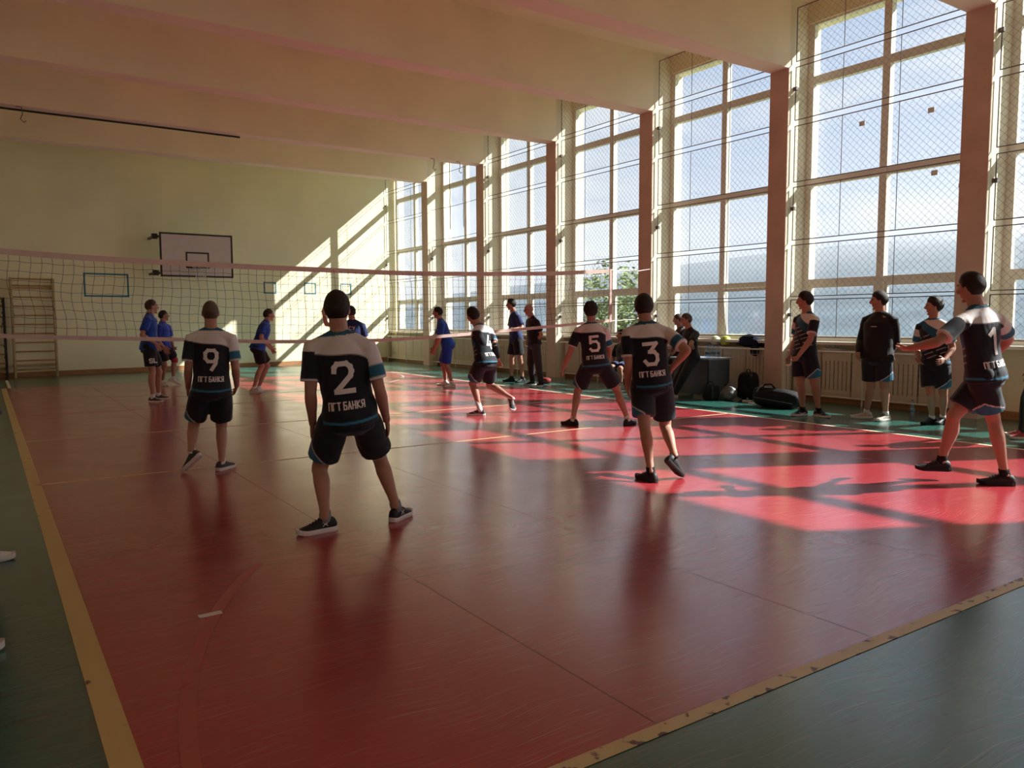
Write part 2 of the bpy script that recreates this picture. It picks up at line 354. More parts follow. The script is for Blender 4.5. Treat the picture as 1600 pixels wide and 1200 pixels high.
# unseen windows added in the wall behind the camera for fill daylight
def added_window(name, loc, rz, w, h, rows, label):
    e = empty(name, loc, label, 'window', 'added windows behind the camera', 'structure', rz)
    for y in (-w/2, w/2-0.1): MB().box(-0.05, 0.05, y, y+0.1, 0, h).build('jamb', 'frame_paint', e)
    MB().box(-0.05, 0.05, -0.06, 0.06, 0, h).build('mullion', 'frame_paint', e)
    for j in range(rows+1):
        z = (h-0.1)*j/rows; MB().box(-0.045, 0.045, -w/2+0.1, w/2-0.1, z, z+0.1).build('transom', 'frame_paint', e)
    for j in range(rows):
        z = (h-0.1)*j/rows
        for (a, c) in ((-w/2+0.1, -0.06), (0.06, w/2-0.1)): MB().box(-0.002, 0.002, a, c, z+0.1, (h-0.1)*(j+1)/rows).build('pane', 'window_glass', e)
NW = len(BAYS)
bx = [XL+0.3+i*(XO-XL-0.6)/4 for i in range(5)]
for i in range(4):
    added_window('window_%d' % (NW+i+1), ((bx[i]+bx[i+1])/2, YB-0.15, 1.0), math.pi/2, bx[1]-bx[0]-0.4, 5.45, 4, '%s added daylight window of the wall behind the camera, from the left wall' % ORD[i])
for i in range(5):
    a = max(XL, bx[i]-0.2) if i else XL; c = bx[i]+0.2 if i < 4 else XO
    tag(MB().box(a, c, YB-0.3, YB, 1.0, 6.45).build('wall_pier', 'wall_paint'), '%s pier of the wall behind the camera, from the left wall' % ORD[i], 'wall', 'wall piers', 'structure')

# ------------------------------------------------------------------ wire mesh guards in front of the windows
MROWS = [(1.13, 1.78), (1.84, 2.74), (2.83, 3.75), (3.84, 4.80), (4.90, 5.80), (5.90, 6.80)]
XM = 11.63
def mesh_panel(w, h):
    """three fields of diamond wire in a rod frame; origin at the lower near corner, width along +Y"""
    fr = MB()
    for z in (0, h): fr.tube([(0, 0, z), (0, w, z)], 0.009, 5)
    for y in (0, w): fr.tube([(0, y, 0), (0, y, h)], 0.009, 5)
    wm = MB(); st = 0.115
    for sg in (1, -1):
        c = -h
        while c < w+h:
            # line y = c + sg*z
            if sg > 0: za, zb_ = max(0, -c), min(h, w-c)
            else: za, zb_ = max(0, c-w), min(h, c)
            if zb_-za > 0.02:
                p = [(0.002*sg, c+sg*za, za), (0.002*sg, c+sg*zb_, zb_)]
                wm.tube(p, 0.0021, 3, False)
            c += st
    return fr.mesh('frame', 'steel_rod'), wm.mesh('wire_mesh', 'mesh_wire')
PM = {}
def hinge_mesh():
    return MB().box(-0.02, 0.03, -0.03, 0.05, -0.03, 0.03).mesh('hinge', 'steel_rod')
HM = hinge_mesh()
for k, (y0, y1) in enumerate(BAYS):
    w = y1-y0-0.08; n = nb-k
    if n > 7: continue
    for r, (za, zb) in enumerate(MROWS):
        if n == 2 and r >= 3: continue      # the upper guards of this bay are gone
        h = zb-za; key = (round(w, 3), round(h, 3))
        if key not in PM: PM[key] = mesh_panel(w, h) + tuple([MB().tube([(0, 0, 0), (0, 0, h)], 0.006, 5).mesh('rod', 'steel_rod')])
        e = empty('window_guard', (XM+random.Random(k*7+r).uniform(-.01, .01), y0+0.04, za),
                  'wire mesh guard, %s row up, at the %s window from the far wall' % (ORD[r], ORD[n-1]), 'window guard', 'wire mesh guards over the windows')
        link('frame', PM[key][0], e); tag(link('wire_mesh', PM[key][1], e), kind='stuff')
        for q in (0.34, 0.68): link('rod', PM[key][2], e, (-0.008, w*q, 0))
        if r % 2 == 0: link('hinge', HM, e, (0, w, h*0.6)); link('hinge', HM, e, (0, -0.02, h*0.6))
y0, y1 = BAYS[-2]
for q, yy in enumerate((y0+0.95, y0+1.75)):
    pts = [(XM, yy+0.01*math.sin(i*1.9), 6.75-i*0.16) for i in range(17)]
    tag(MB().tube(pts, 0.012, 5).build('hanging_chain', 'steel_rod'), 'dark chain hanging before the second window from the far wall, ' + ('left one' if q else 'right one'), 'chain', 'chains by the window')
for q, (zq) in enumerate((3.95, 4.9, 5.95)):
    tag(MB().tube([(XM, y0+0.02, zq), (XM, (y0+y1)/2, zq-0.03), (XM, y1-0.02, zq)], 0.008, 5).build('guard_wire', 'steel_rod'),
        '%s bare wire stretched across the second window from the far wall' % ('lowest', 'middle', 'topmost')[q], 'wire', 'bare wires across the window')

# ------------------------------------------------------------------ radiator covers and low guards
def slot_panel(w, h, slots):
    b = MB(); t = 0.03
    if not slots:
        b.box(0, t, 0.01, w-0.01, 0, h); b.box(-0.006, 0, 0.05, w-0.05, h*0.12, h*0.86)
        return b
    m0, m1 = h*0.16, h*0.80
    b.box(0, t, 0.01, w-0.01, m1, h)
    return b
for k, (y0, y1) in enumerate(BAYS):
    n = nb-k; X0 = 11.74
    if n > 6: continue
    e = empty('radiator_cover', (X0, y0+0.05, 0.10), 'cream slotted radiator cover below the %s window from the far wall' % ORD[n-1], 'radiator cover', 'radiator covers along the window wall')
    bw = y1-y0-0.1; np_ = 5; pw = bw/np_
    MB().box(0.05, 0.19, 0, bw, 0, 0.78).build('radiator', 'slot_shade', e)  # radiator block, coloured near black for the shade behind the slats
    MB().box(-0.02, 0.2, -0.02, bw+0.02, 0.78, 0.812).build('top_board', 'radiator_paint', e)
    for q in range(np_):
        sl = (q + k) % 2 == 0 or n <= 3
        p = slot_panel(pw, 0.78, sl).build('panel', 'radiator_paint', e); p.location = (0, q*pw, 0)
        if sl:
            q_ = MB().box(0, 0.03, 0.01, pw-0.01, 0, 0.78*0.16).build('lower_board', 'radiator_paint', p)
            ns = 7; sw = (pw-0.02)/ns
            me = MB().box(0, 0.028, 0.008, sw-0.008, 0.78*0.16, 0.78*0.80).mesh('slat', 'radiator_paint')
            for j in range(ns): link('slat', me, p, (0, 0.01+j*sw, 0))
    g = empty('radiator_guard', (XM-0.02, y0+0.03, 0), 'white low tube guard before the radiator of the %s window from the far wall' % ORD[n-1], 'guard rail', 'low guards before the radiators')
    gw = y1-y0-0.06
    for z in (0.12, 0.885): MB().tube([(0, 0, z), (0, gw, z)], 0.014, 6).build('rail', 'white_rail', g)
    for q in (0, 0.5, 1): MB().tube([(0, gw*q, 0), (0, gw*q, 0.885)], 0.012, 6).build('leg', 'white_rail', g)
    wm = MB()
    cells = int(gw/2/0.105)
    for j in range(1, cells): wm.tube([(0, j*gw/2/cells*(1.0), 0.12), (0, j*gw/2/cells, 0.885)], 0.0022, 3, False)
    for j in range(1, 8): wm.tube([(0, 0, 0.12+j*0.0955), (0, gw/2, 0.12+j*0.0955)], 0.0022, 3, False)
    tag(wm.build('wire_grid', 'white_rail', g), kind='stuff')

# ------------------------------------------------------------------ outside: ground, hills, trees
mat('hill_haze_blue', (0.10, 0.135, 0.16), 0.95, 0.05, var=0.25, vscale=0.02)  # blue of the distant air mixed into the hill colour
mat('grass_out', (0.16, 0.20, 0.10), 0.95, 0.05, var=0.2, vscale=0.05)
mat('leaf', (0.17, 0.22, 0.07), 0.6, 0.3, var=0.3, vscale=1.5)
mat('bark', (0.12, 0.09, 0.07), 0.9, 0.1)
tag(MB().box(XO+0.3, 1800, -1500, 3600, -5.2, -5.0).build('ground', 'grass_out'), 'green grass land outside the windows', 'ground', kind='structure')
def ridge(name, label, dist, pts, depth, m):
    """a hill range with a real slope towards us and away; pts: (y, crest height)"""
    b = MB(); V = []; F = []; rng = random.Random(5); N = 160
    ys = np.linspace(pts[0][0], pts[-1][0], N); hs = np.interp(ys, [p[0] for p in pts], [p[1] for p in pts])
    prof = [(-1.0, -0.02), (-0.75, 0.22), (-0.5, 0.5), (-0.25, 0.8), (0, 1.0), (0.4, 0.7), (1.0, 0.0)]
    ph = [rng.uniform(0, 6) for _ in range(8)]
    for i in range(N):
        wob = sum(math.sin(ys[i]*fq+ph[j]) * a for j, (fq, a) in enumerate([(0.004, .05), (0.011, .035), (0.03, .018), (0.07, .01)]))
        for d, h in prof:
            V.append((dist+d*depth, ys[i], -5+(hs[i]+5)*h*(1+wob*(1 if h > .1 else 0))))
    m_ = len(prof)
    for i in range(N-1):
        for j in range(m_-1): F.append((i*m_+j, i*m_+j+1, (i+1)*m_+j+1, (i+1)*m_+j))
    b.add(V, F); return tag(b.build(name, m, smooth=True), label, 'hill', kind='structure')
ridge('hill_range', 'long blue grey hill range beyond the windows', 1500, [(-1400, 120), (300, 150), (860, 140), (1200, 95), (1450, 78), (2400, 24), (3500, 20)], 1380, 'hill_haze_blue')
def tree(loc, H, R, label, seed, nl=900, ls=0.22):
    rng = random.Random(seed); e = empty('tree', loc, label, 'tree', 'trees outside the windows')
    tb = MB(); tb.tube([(0, 0, 0), (0.05*H*.1, 0, H*.35), (0, 0.03*H*.2, H*.7)], [R*.09, R*.07, R*.03], 7)
    for i in range(7):
        a = rng.uniform(0, 6.3); z = H*rng.uniform(.35, .65); tb.tube([(0, 0, z), (math.cos(a)*R*.6, math.sin(a)*R*.6, z+H*.2)], [R*.035, R*.012], 5)
    tb.build('trunk', 'bark', e)
    b = MB(); cl = [(rng.uniform(-.6, .6)*R, rng.uniform(-.6, .6)*R, H*rng.uniform(.4, .88), R*rng.uniform(.3, .55)) for _ in range(16)]
    for i in range(nl):
        cx, cy, cz, cr_ = cl[i % len(cl)]
        d = Vector((rng.gauss(0, 1), rng.gauss(0, 1), rng.gauss(0, 1))).normalized()*cr_*rng.uniform(.6, 1.0)
        p = Vector((cx, cy, cz))+d; u = Vector((rng.gauss(0, 1), rng.gauss(0, 1), rng.gauss(0, 1))).normalized(); v = u.orthogonal().normalized()
        s_ = ls*rng.uniform(.6, 1.2)
        b.add([p-u*s_, p+v*s_*.5, p+u*s_, p-v*s_*.5], [(0, 1, 2, 3)])
    tag(b.build('foliage', 'leaf', e), kind='stuff')
tree((20.5, 12.2, -5), 9.0, 2.6, 'leafy green tree close outside the fourth window from the far wall', 3, 3600, 0.13)
tree((24.0, 16.5, -5), 7.6, 2.4, 'smaller leafy tree outside to the left of the close one', 4, 2000, 0.15)

hz = bpy.data.materials.new('air_haze'); hz.use_nodes = True; t_ = hz.node_tree; t_.nodes.clear()
ho_ = t_.nodes.new('ShaderNodeOutputMaterial'); hv = t_.nodes.new('ShaderNodeVolumeScatter'); hv.inputs['Density'].default_value = 0.00045; hv.inputs['Anisotropy'].default_value = 0.3
hv.inputs['Color'].default_value = (0.90, 0.94, 1.0, 1); t_.links.new(hv.outputs['Volume'], ho_.inputs['Volume']); MATS['air_haze'] = hz
tag(MB().box(40, 1700, -1450, 3550, -4.9, 230).build('haze', 'air_haze'), 'thin bright haze over the land outside', 'haze', kind='stuff')

# ------------------------------------------------------------------ volleyball net
NETP = [(-0.25, 2.33, 1.29), (-0.07, 2.31, 1.25), (0.76, 2.27, 1.22), (1.63, 2.25, 1.19), (3.0, 2.225, 1.13), (3.8, 2.22, 1.12), (4.8, 2.21, 1.12), (5.5, 2.215, 1.15), (6.4, 2.235, 1.20), (7.15, 2.26, 1.25), (8.05, 2.29, 1.31), (9.35, 2.375, 1.40)]
def net_top(x): return float(np.interp(x, [p[0] for p in NETP], [p[1] for p in NETP]))
def net_bot(x): return float(np.interp(x, [p[0] for p in NETP], [p[2] for p in NETP]))
def net_off(x, q):   # q 0 at the bottom, 1 at the top: slack cords
    a = math.sin(math.pi*q)
    return a*0.10*math.sin(x*0.9+0.6)+a*0.03*math.sin(x*2.3), 0.035*a*math.sin(q*7+x*1.7)*max(0.25, 1-x/6)
net = empty('volleyball_net', (0, 0, 0), 'slack dark cord volleyball net with pinkish white bands across the court', 'net')
def band(f, wd, name, x0=-0.25, x1=9.35):
    b = MB(); V = []; F = []; N = 60
    for i in range(N+1):
        x = x0+(x1-x0)*i/N; z = f(x)
        for dy in (-0.006, 0.006):
            for dz in (0, wd): V.append((x, dy+0.004*math.sin(x*5), z+dz))
    for i in range(N):
        a, c = i*4, i*4+4
        F += [(a, c, c+1, a+1), (a+2, a+3, c+3, c+2), (a+1, c+1, c+3, a+3), (a, a+2, c+2, c)]
    F += [(0, 1, 3, 2), (N*4, N*4+2, N*4+3, N*4+1)]
    b.add(V, F); return b.build(name, 'net_band', net)
band(lambda x: net_top(x)-0.07, 0.07, 'top_band'); band(lambda x: net_bot(x), 0.05, 'bottom_band')
for x in (-0.25, 9.35):
    MB().box(x-0.025, x+0.025, -0.008, 0.008, net_bot(x), net_top(x)).build('side_band', 'net_band', net)
nm = MB(); nxn = 86; nzn = 8
for i in range(1, nxn):
    x = -0.25+9.6*i/nxn; pts = []
    for j in range(9):
        q = j/8; dy, dx = net_off(x, q); pts.append((x+dx, dy, net_bot(x)+0.03+(net_top(x)-net_bot(x)-0.06)*q))
    nm.tube(pts, 0.0026, 3, False)
for j in range(1, nzn+1):
    q = j/(nzn+1); pts = []
    for i in range(0, 97):
        x = -0.25+9.6*i/96; dy, dx = net_off(x, q); pts.append((x+dx*.6, dy, net_bot(x)+0.03+(net_top(x)-net_bot(x)-0.06)*q+0.006*math.sin(i*2.1+j)))
    nm.tube(pts, 0.0026, 3, False)
tag(nm.build('cord_mesh', 'net_cord', net), kind='stuff')
for zz, x, px_ in ((2.36, 9.35, XP+0.02), (1.42, 9.35, XP+0.02)):
    MB().tube([(x, 0, zz), (10.4, 0.45, zz+0.03), (px_, 1.2, zz+0.15)], 0.006, 5).build('tie_rope', 'cord_white', net)
for zz in (2.3, 1.3): MB().tube([(-0.25, 0, zz), (XL, 0.1, zz+0.1)], 0.006, 5).build('tie_rope', 'cord_white', net)

# ------------------------------------------------------------------ basketball backboard
bb = empty('basketball_backboard', (4.82, 12.5, 2.68), 'white basketball backboard with black edges and hoop on the end wall', 'backboard')
def bbx(name, m, x0, x1, z0, z1, y0=-0.03, y1=0.0, par=bb): return MB().box(x0-4.82, x1-4.82, y0, y1, z0-2.68, z1-2.68).build(name, m, par)
bbx('board', 'board_white', 3.84, 5.80, 2.68, 3.90)
for q in ((3.84, 5.80, 3.85, 3.90), (3.84, 5.80, 2.68, 2.73), (3.84, 3.89, 2.73, 3.85), (5.75, 5.80, 2.73, 3.85)): bbx('border', 'board_black', *q, -0.036, -0.02)
for q in ((4.51, 5.14, 3.34, 3.385), (4.51, 5.14, 2.93, 2.975), (4.51, 4.555, 2.975, 3.34), (5.095, 5.14, 2.975, 3.34)): bbx('target_line', 'board_black', *q, -0.036, -0.02)
for z in (3.78, 2.78):
    bbx('wall_arm', 'black_metal', 3.66, 3.80, z-0.07, z+0.07, -0.02, 0.10); bbx('wall_arm', 'black_metal', 3.70, 3.76, z-0.03, z+0.03, 0.10, 0.95)
    bbx('wall_arm', 'black_metal', 5.55, 5.65, z-0.03, z+0.03, 0.0, 1.15); bbx('cross_arm', 'black_metal', 3.76, 5.6, z-0.03, z+0.03, 0.0, 0.05)
ring = MB(); N = 24
ring.tube([(0.0+0.225*math.cos(2*math.pi*i/N), -0.39+0.225*math.sin(2*math.pi*i/N), 0.30) for i in range(N+1)], 0.012, 6, False)
ho = ring.build('hoop', 'hoop_metal', bb)
MB().box(-0.08, 0.08, -0.17, -0.03, 0.24, 0.31).build('hoop_bracket', 'hoop_metal', ho)
hn = MB()
for i in range(12):
    for sg in (1, -1):
        pts = []
        for j in range(6):
            q = j/5; a = 2*math.pi*(i/12)+sg*q*0.9; r_ = 0.22-0.10*q**.7
            pts.append((r_*math.cos(a), -0.39+r_*math.sin(a), 0.30-0.38*q))
        hn.tube(pts, 0.004, 3, False)
tag(hn.build('hoop_net', 'cord_white', ho), kind='stuff')

# ------------------------------------------------------------------ wall bars
def wall_bars(x0, x1, H, label, dark=False):
    c, s_ = math.cos(WALL_ANG), math.sin(WALL_ANG)
    e = empty('wall_bars', (x0, wall_y(x0)-0.14, 0), label, 'wall bars', 'wooden wall bars', rz=WALL_ANG)
    w = (x1-x0)/c
    for x in (0, w):
        p = MB().box(x-0.022, x+0.022, -0.06, 0.06, 0, H).build('upright', 'black_metal' if (dark and x) else 'bar_side_wood', e)
        if dark and x:
            for z in np.linspace(0.25, H-0.1, 7): MB().box(x-0.05, x-0.02, -0.05, -0.01, z-0.02, z+0.02).build('peg', 'black_metal', p)
    zs = [H-0.03, H-0.20] + [H-0.50-0.235*i for i in range(9)]
    me = MB().tube([(0, 0, 0), (w, 0, 0)], 0.019, 8).mesh('rung', 'bar_wood')
    for z in zs:
        if z > 0.05: link('rung', me, e, (0, 0.0, z))
    for z in (H*0.9, H*0.12): MB().box(-0.02, w+0.02, 0.06, 0.13, z-0.03, z+0.03).build('wall_batten', 'bar_side_wood', e)
wall_bars(0.33, 1.28, 2.58, 'tall wooden wall bars in the left corner of the end wall')
wall_bars(-0.85, 0.15, 2.06, 'lower wall bars with one black upright at the left picture edge', True)

# ------------------------------------------------------------------ bits under the beams
tag(MB().tube([(XL, 8.05, 5.74), (1.0, 8.05, 5.735), (2.9, 8.05, 5.74), (4.9, 8.05, 5.735)], 0.022, 6).build('conduit', 'black_metal'), 'thin dark conduit under the second beam from the far wall', 'conduit')
for i, (x, y, z) in enumerate(((9.95, 7.90, 5.78), (10.75, 7.90, 5.78), (0.55, 7.90, 5.78))):
    h = MB().tube([(x-0.1, y-0.02, z-0.02), (x, y-0.03, z-0.02), (x+0.01, y-0.03, z-0.16), (x-0.03, y-0.03, z-0.26), (x+0.03, y-0.03, z-0.32), (x+0.07, y-0.03, z-0.28)], 0.01, 5)
    tag(h.build('cable_end', 'hoop_metal'), '%s of the three loose cable ends hanging from the beam' % ('middle', 'rightmost', 'leftmost')[i], 'cable', 'loose cable ends on the beam')

# ------------------------------------------------------------------ things by the window wall
mat('table_grey', (0.10, 0.13, 0.17), 0.45, 0.4, var=0.15, vscale=3)
mat('table_top', (0.30, 0.36, 0.42), 0.35, 0.5)
mat('bag_black', (0.012, 0.012, 0.013), 0.75, 0.25, bump=0.5, bscale=25)
mat('bag_grey', (0.17, 0.17, 0.175), 0.5, 0.4, var=0.3, vscale=9, bump=0.8, bscale=18)
mat('bag_red', (0.22, 0.03, 0.03), 0.7, 0.25, bump=0.4, bscale=25)
mat('ball_yellow', (0.50, 0.55, 0.08), 0.5, 0.4)
mat('ball_pale', (0.62, 0.66, 0.42), 0.5, 0.4)
mat('cloth_navy', (0.018, 0.02, 0.035), 0.9, 0.1, bump=0.8, bscale=14)
mat('cap_blue', (0.05, 0.16, 0.5), 0.5, 0.4)
mat('label_blue', (0.10, 0.26, 0.42), 0.5, 0.4)
mat('paper_white', (0.75, 0.75, 0.73), 0.7, 0.2)
mat('bench_wood', (0.33, 0.20, 0.10), 0.5, 0.35, var=0.15, vscale=5)
tb = empty('table', (10.63, -1.25, 0), 'small blue grey panelled table beside the leaning man', 'table')
MB().box(-0.04, 0.60, -0.04, 0.94, 0.70, 0.73).build('table_top', 'table_top', tb)
MB().box(0.0, 0.02, 0.0, 0.9, 0.05, 0.70).build('side_panel', 'table_grey', tb)
MB().box(0.02, 0.54, 0.0, 0.02, 0.05, 0.70).build('end_panel', 'table_grey', tb)
MB().box(0.02, 0.54, 0.88, 0.90, 0.05, 0.70).build('end_panel', 'table_grey', tb)
for x in (0.0, 0.52):
    for y in (-0.01, 0.88): MB().box(x, x+0.035, y, y+0.035, 0, 0.70).build('leg', 'table_grey', tb)
bprof = [(0.03, 0), (0.034, 0.01), (0.034, 0.13), (0.031, 0.15), (0.034, 0.17), (0.030, 0.20), (0.013, 0.225), (0.013, 0.235)]
def bottle(loc, label, group):
    e = empty('water_bottle', loc, label, 'bottle', group)
    MB().lathe(bprof, (0, 0, 0), 12).build('bottle_body', 'bottle_plastic', e, True)
    MB().lathe([(0.0345, 0.07), (0.0345, 0.12)], (0, 0, 0), 12).build('label_wrap', 'label_blue', e, True)
    MB().lathe([(0.015, 0.233), (0.015, 0.252)], (0, 0, 0), 10).build('cap', 'cap_blue', e)
for i, (x, y) in enumerate(((10.68, -1.20), (10.80, -1.22), (10.74, -1.10), (10.88, -1.08), (10.94, -1.20))):
    bottle((x, y, 0.73), '%s clear water bottle with blue cap in the huddle on the table' % ('frontmost', 'second', 'third', 'rearmost', 'rightmost')[i], 'water bottles on the table')
bottle((11.0, -4.85, 0), 'clear plastic bottle with blue label standing on the green floor', 'water bottles on the floor')

def blob(prof_fn, nu=20, nv=12, seed=0, amp=0.02):
    """closed lumpy form: prof_fn(u direction unit vector) -> point"""
    rng = np.random.RandomState(seed); ph = rng.uniform(0, 6.28, (6,)); fr = rng.uniform(4, 11, (6, 3))
    b = MB(); V = []; F = []
    for j in range(nv+1):
        th = math.pi*j/nv
        for i in range(nu):
            a = 2*math.pi*i/nu; d = np.array([math.sin(th)*math.cos(a), math.sin(th)*math.sin(a), math.cos(th)])
            p = np.array(prof_fn(d), float); w = sum(math.sin(fr[q] @ d*0.8+ph[q]) for q in range(6))/6
            V.append(tuple(p*(1+amp*w*4)))
    for j in range(nv):
        for i in range(nu):
            F.append((j*nu+i, (j+1)*nu+i, (j+1)*nu+(i+1) % nu, j*nu+(i+1) % nu))
    b.add(V, F); return b
def se(d, e): return np.sign(d)*np.abs(d)**e
def pillow(ax, ay, az, e=0.6, droop=0.0):
    return lambda d: (ax*se(d[0], e), ay*se(d[1], e), az*(se(d[2], e)+1-droop*abs(d[1])**2*(1 if d[2] > 0 else 0)))
# sports holdall
db = empty('sports_holdall', (10.42, -2.92, 0), 'large black sports holdall slumped on the green floor by the pillar', 'bag', rz=math.radians(6))
blob(lambda d: (0.17*se(d[0], .55), 0.42*se(d[1], .6), 0.155*(se(d[2], .6)+1)*(1-0.18*se(d[1], 1)*-1 if d[2] > 0 else 1)), 24, 14, 3, 0.012).build('bag_body', 'bag_black', db, True)
MB().tube([(-0.05, 0.26, 0.30), (-0.06, 0.2, 0.37), (-0.06, 0.08, 0.38), (-0.05, 0.02, 0.31)], 0.014, 6).build('handle', 'bag_black', db, True)
MB().tube([(-0.17, 0.28, 0.25), (-0.13, 0.26, 0.32), (-0.02, 0.24, 0.335)], 0.018, 6).build('strap', 'bag_grey', db, True)
MB().tube([(-0.172, -0.36, 0.10), (-0.178, 0, 0.13), (-0.172, 0.36, 0.16)], 0.005, 5).build('zip', 'bag_grey', db)
# backpack, drawstring bag, black box bag
bp = empty('backpack', (11.06, -1.80, 0), 'black backpack standing against the radiator guard', 'backpack')
blob(pillow(0.14, 0.17, 0.25, .55), 20, 14, 5, 0.012).build('pack_body', 'bag_black', bp, True)
blob(lambda d: (-0.13+0.06*se(d[0], .6), 0.13*se(d[1], .6), 0.14+0.11*se(d[2], .6)), 16, 10, 6, 0.012).build('front_pocket', 'bag_black', bp, True)
MB().tube([(0, -0.04, 0.49), (0, -0.03, 0.54), (0, 0.03, 0.54), (0, 0.04, 0.49)], 0.01, 5).build('grab_loop', 'bag_black', bp)
dr = empty('drawstring_bag', (10.66, -1.68, 0), 'crumpled grey drawstring bag on the floor before the backpack', 'bag')
blob(lambda d: (0.12*se(d[0], .8)*(1-.5*max(0, d[2])), 0.16*se(d[1], .8)*(1-.6*max(0, d[2])), 0.125*(se(d[2], .8)+1)*(1-.3*d[1])), 30, 22, 8, 0.045).build('bag_body', 'bag_grey', dr, True)
MB().tube([(0, -0.06, 0.22), (-0.02, -0.10, 0.27), (-0.02, 0.06, 0.28), (0, 0.05, 0.22)], 0.006, 5).build('drawstring', 'bag_black', dr)
kb = empty('kit_bag', (10.42, -1.50, 0), 'boxy black kit bag at the foot of the grey table', 'bag')
blob(pillow(0.12, 0.12, 0.14, .4), 20, 12, 9, 0.008).build('bag_body', 'bag_black', kb, True)
MB().tube([(-0.02, -0.08, 0.27), (-0.02, -0.05, 0.33), (-0.02, 0.05, 0.33), (-0.02, 0.08, 0.27)], 0.009, 5).build('handle', 'bag_black', kb)
rb = empty('shoe_bag', (10.25, 3.30, 0), 'dark red bag on the floor between the coach and the bald man', 'bag')
blob(pillow(0.10, 0.2, 0.065, .6), 18, 10, 11, 0.03).build('bag_body', 'bag_red', rb, True)
MB().tube([(0, -0.08, 0.12), (0, -0.05, 0.19), (0, 0.05, 0.19), (0, 0.08, 0.12)], 0.009, 5).build('handle', 'bag_black', rb)
for i, (x, y) in enumerate(((10.80, -2.06), (10.62, -2.32))):
    sl = empty('slipper', (x, y, 0), 'pale %s slipper lying flat beside the black holdall' % ('far', 'near')[i], 'slipper', 'slippers on the floor', rz=0.5+i)
    MB().box(-0.05, 0.05, -0.13, 0.13, 0, 0.02).build('sole', 'paper_white', sl)
    MB().tube([(-0.05, 0.04, 0.015), (-0.02, 0.05, 0.055), (0.02, 0.05, 0.055), (0.05, 0.04, 0.015)], 0.012, 5).build('strap', 'bag_grey', sl)
# balls and clothes on the sill / radiator cover
def ball(loc, r, m, label):
    e = empty('ball', loc, label, 'ball', 'balls on the radiator cover')
    MB().lathe([(r*math.sin(math.pi*i/14), -r*math.cos(math.pi*i/14)) for i in range(15)], (0, 0, r), 20).build('cover', m, e, True)
    for k in range(3):
        pts = []
        for i in range(25):
            a = 2*math.pi*i/24; v = Vector((r*1.002*math.cos(a), r*1.002*math.sin(a), 0)); v.rotate(Matrix.Rotation(math.pi*k/3+0.3, 3, 'X')); pts.append(v+Vector((0, 0, r)))
        MB().tube(pts, 0.003, 3, False).build('seam', 'bag_grey', e)
ball((11.80, -0.62, 0.916), 0.105, 'ball_yellow', 'bright yellow green ball beside the dark clothes on the radiator cover')
ball((11.82, -0.35, 0.916), 0.10, 'ball_pale', 'pale yellow ball half hidden behind the bright yellow ball')
cl = empty('clothes_pile', (11.82, -1.25, 0.918), 'heap of dark navy clothes thrown on the radiator cover', 'clothes')
blob(lambda d: (0.13*se(d[0], .8), 0.34*se(d[1], .8), 0.085*(se(d[2], .8)+1)*(1+.35*math.sin(d[1]*3+1))), 26, 14, 13, 0.05).build('jacket', 'cloth_navy', cl, True)
blob(lambda d: (-0.145+0.025*se(d[0], .8), -0.18+0.10*se(d[1], .8), -0.06+0.10*se(d[2], .8)), 14, 10, 14, 0.05).build('hanging_sleeve', 'cloth_navy', cl, True)
fd = empty('food_tray', (11.83, -2.95, 0.915), 'clear plastic cups in a tray on the radiator cover behind the striped player', 'tray')
MB().box(-0.06, 0.06, -0.22, 0.16, 0, 0.02).build('tray_base', 'paper_white', fd)
for yy in (-0.14, -0.02, 0.09): MB().lathe([(0.03, 0.02), (0.042, 0.09)], (0, yy, 0), 12).build('cup', 'bottle_plastic', fd)
# stool for the seated player
st = empty('stool', (10.93, 1.30, 0), 'low wooden stool under the seated player by the windows', 'stool', rz=0.46)
MB().box(-0.17, 0.17, -0.17, 0.17, 0.335, 0.37).build('seat', 'bench_wood', st)
for xx in (-0.14, 0.11):
    for yy in (-0.14, 0.11): MB().box(xx, xx+0.03, yy, yy+0.03, 0, 0.335).build('leg', 'bench_wood', st)

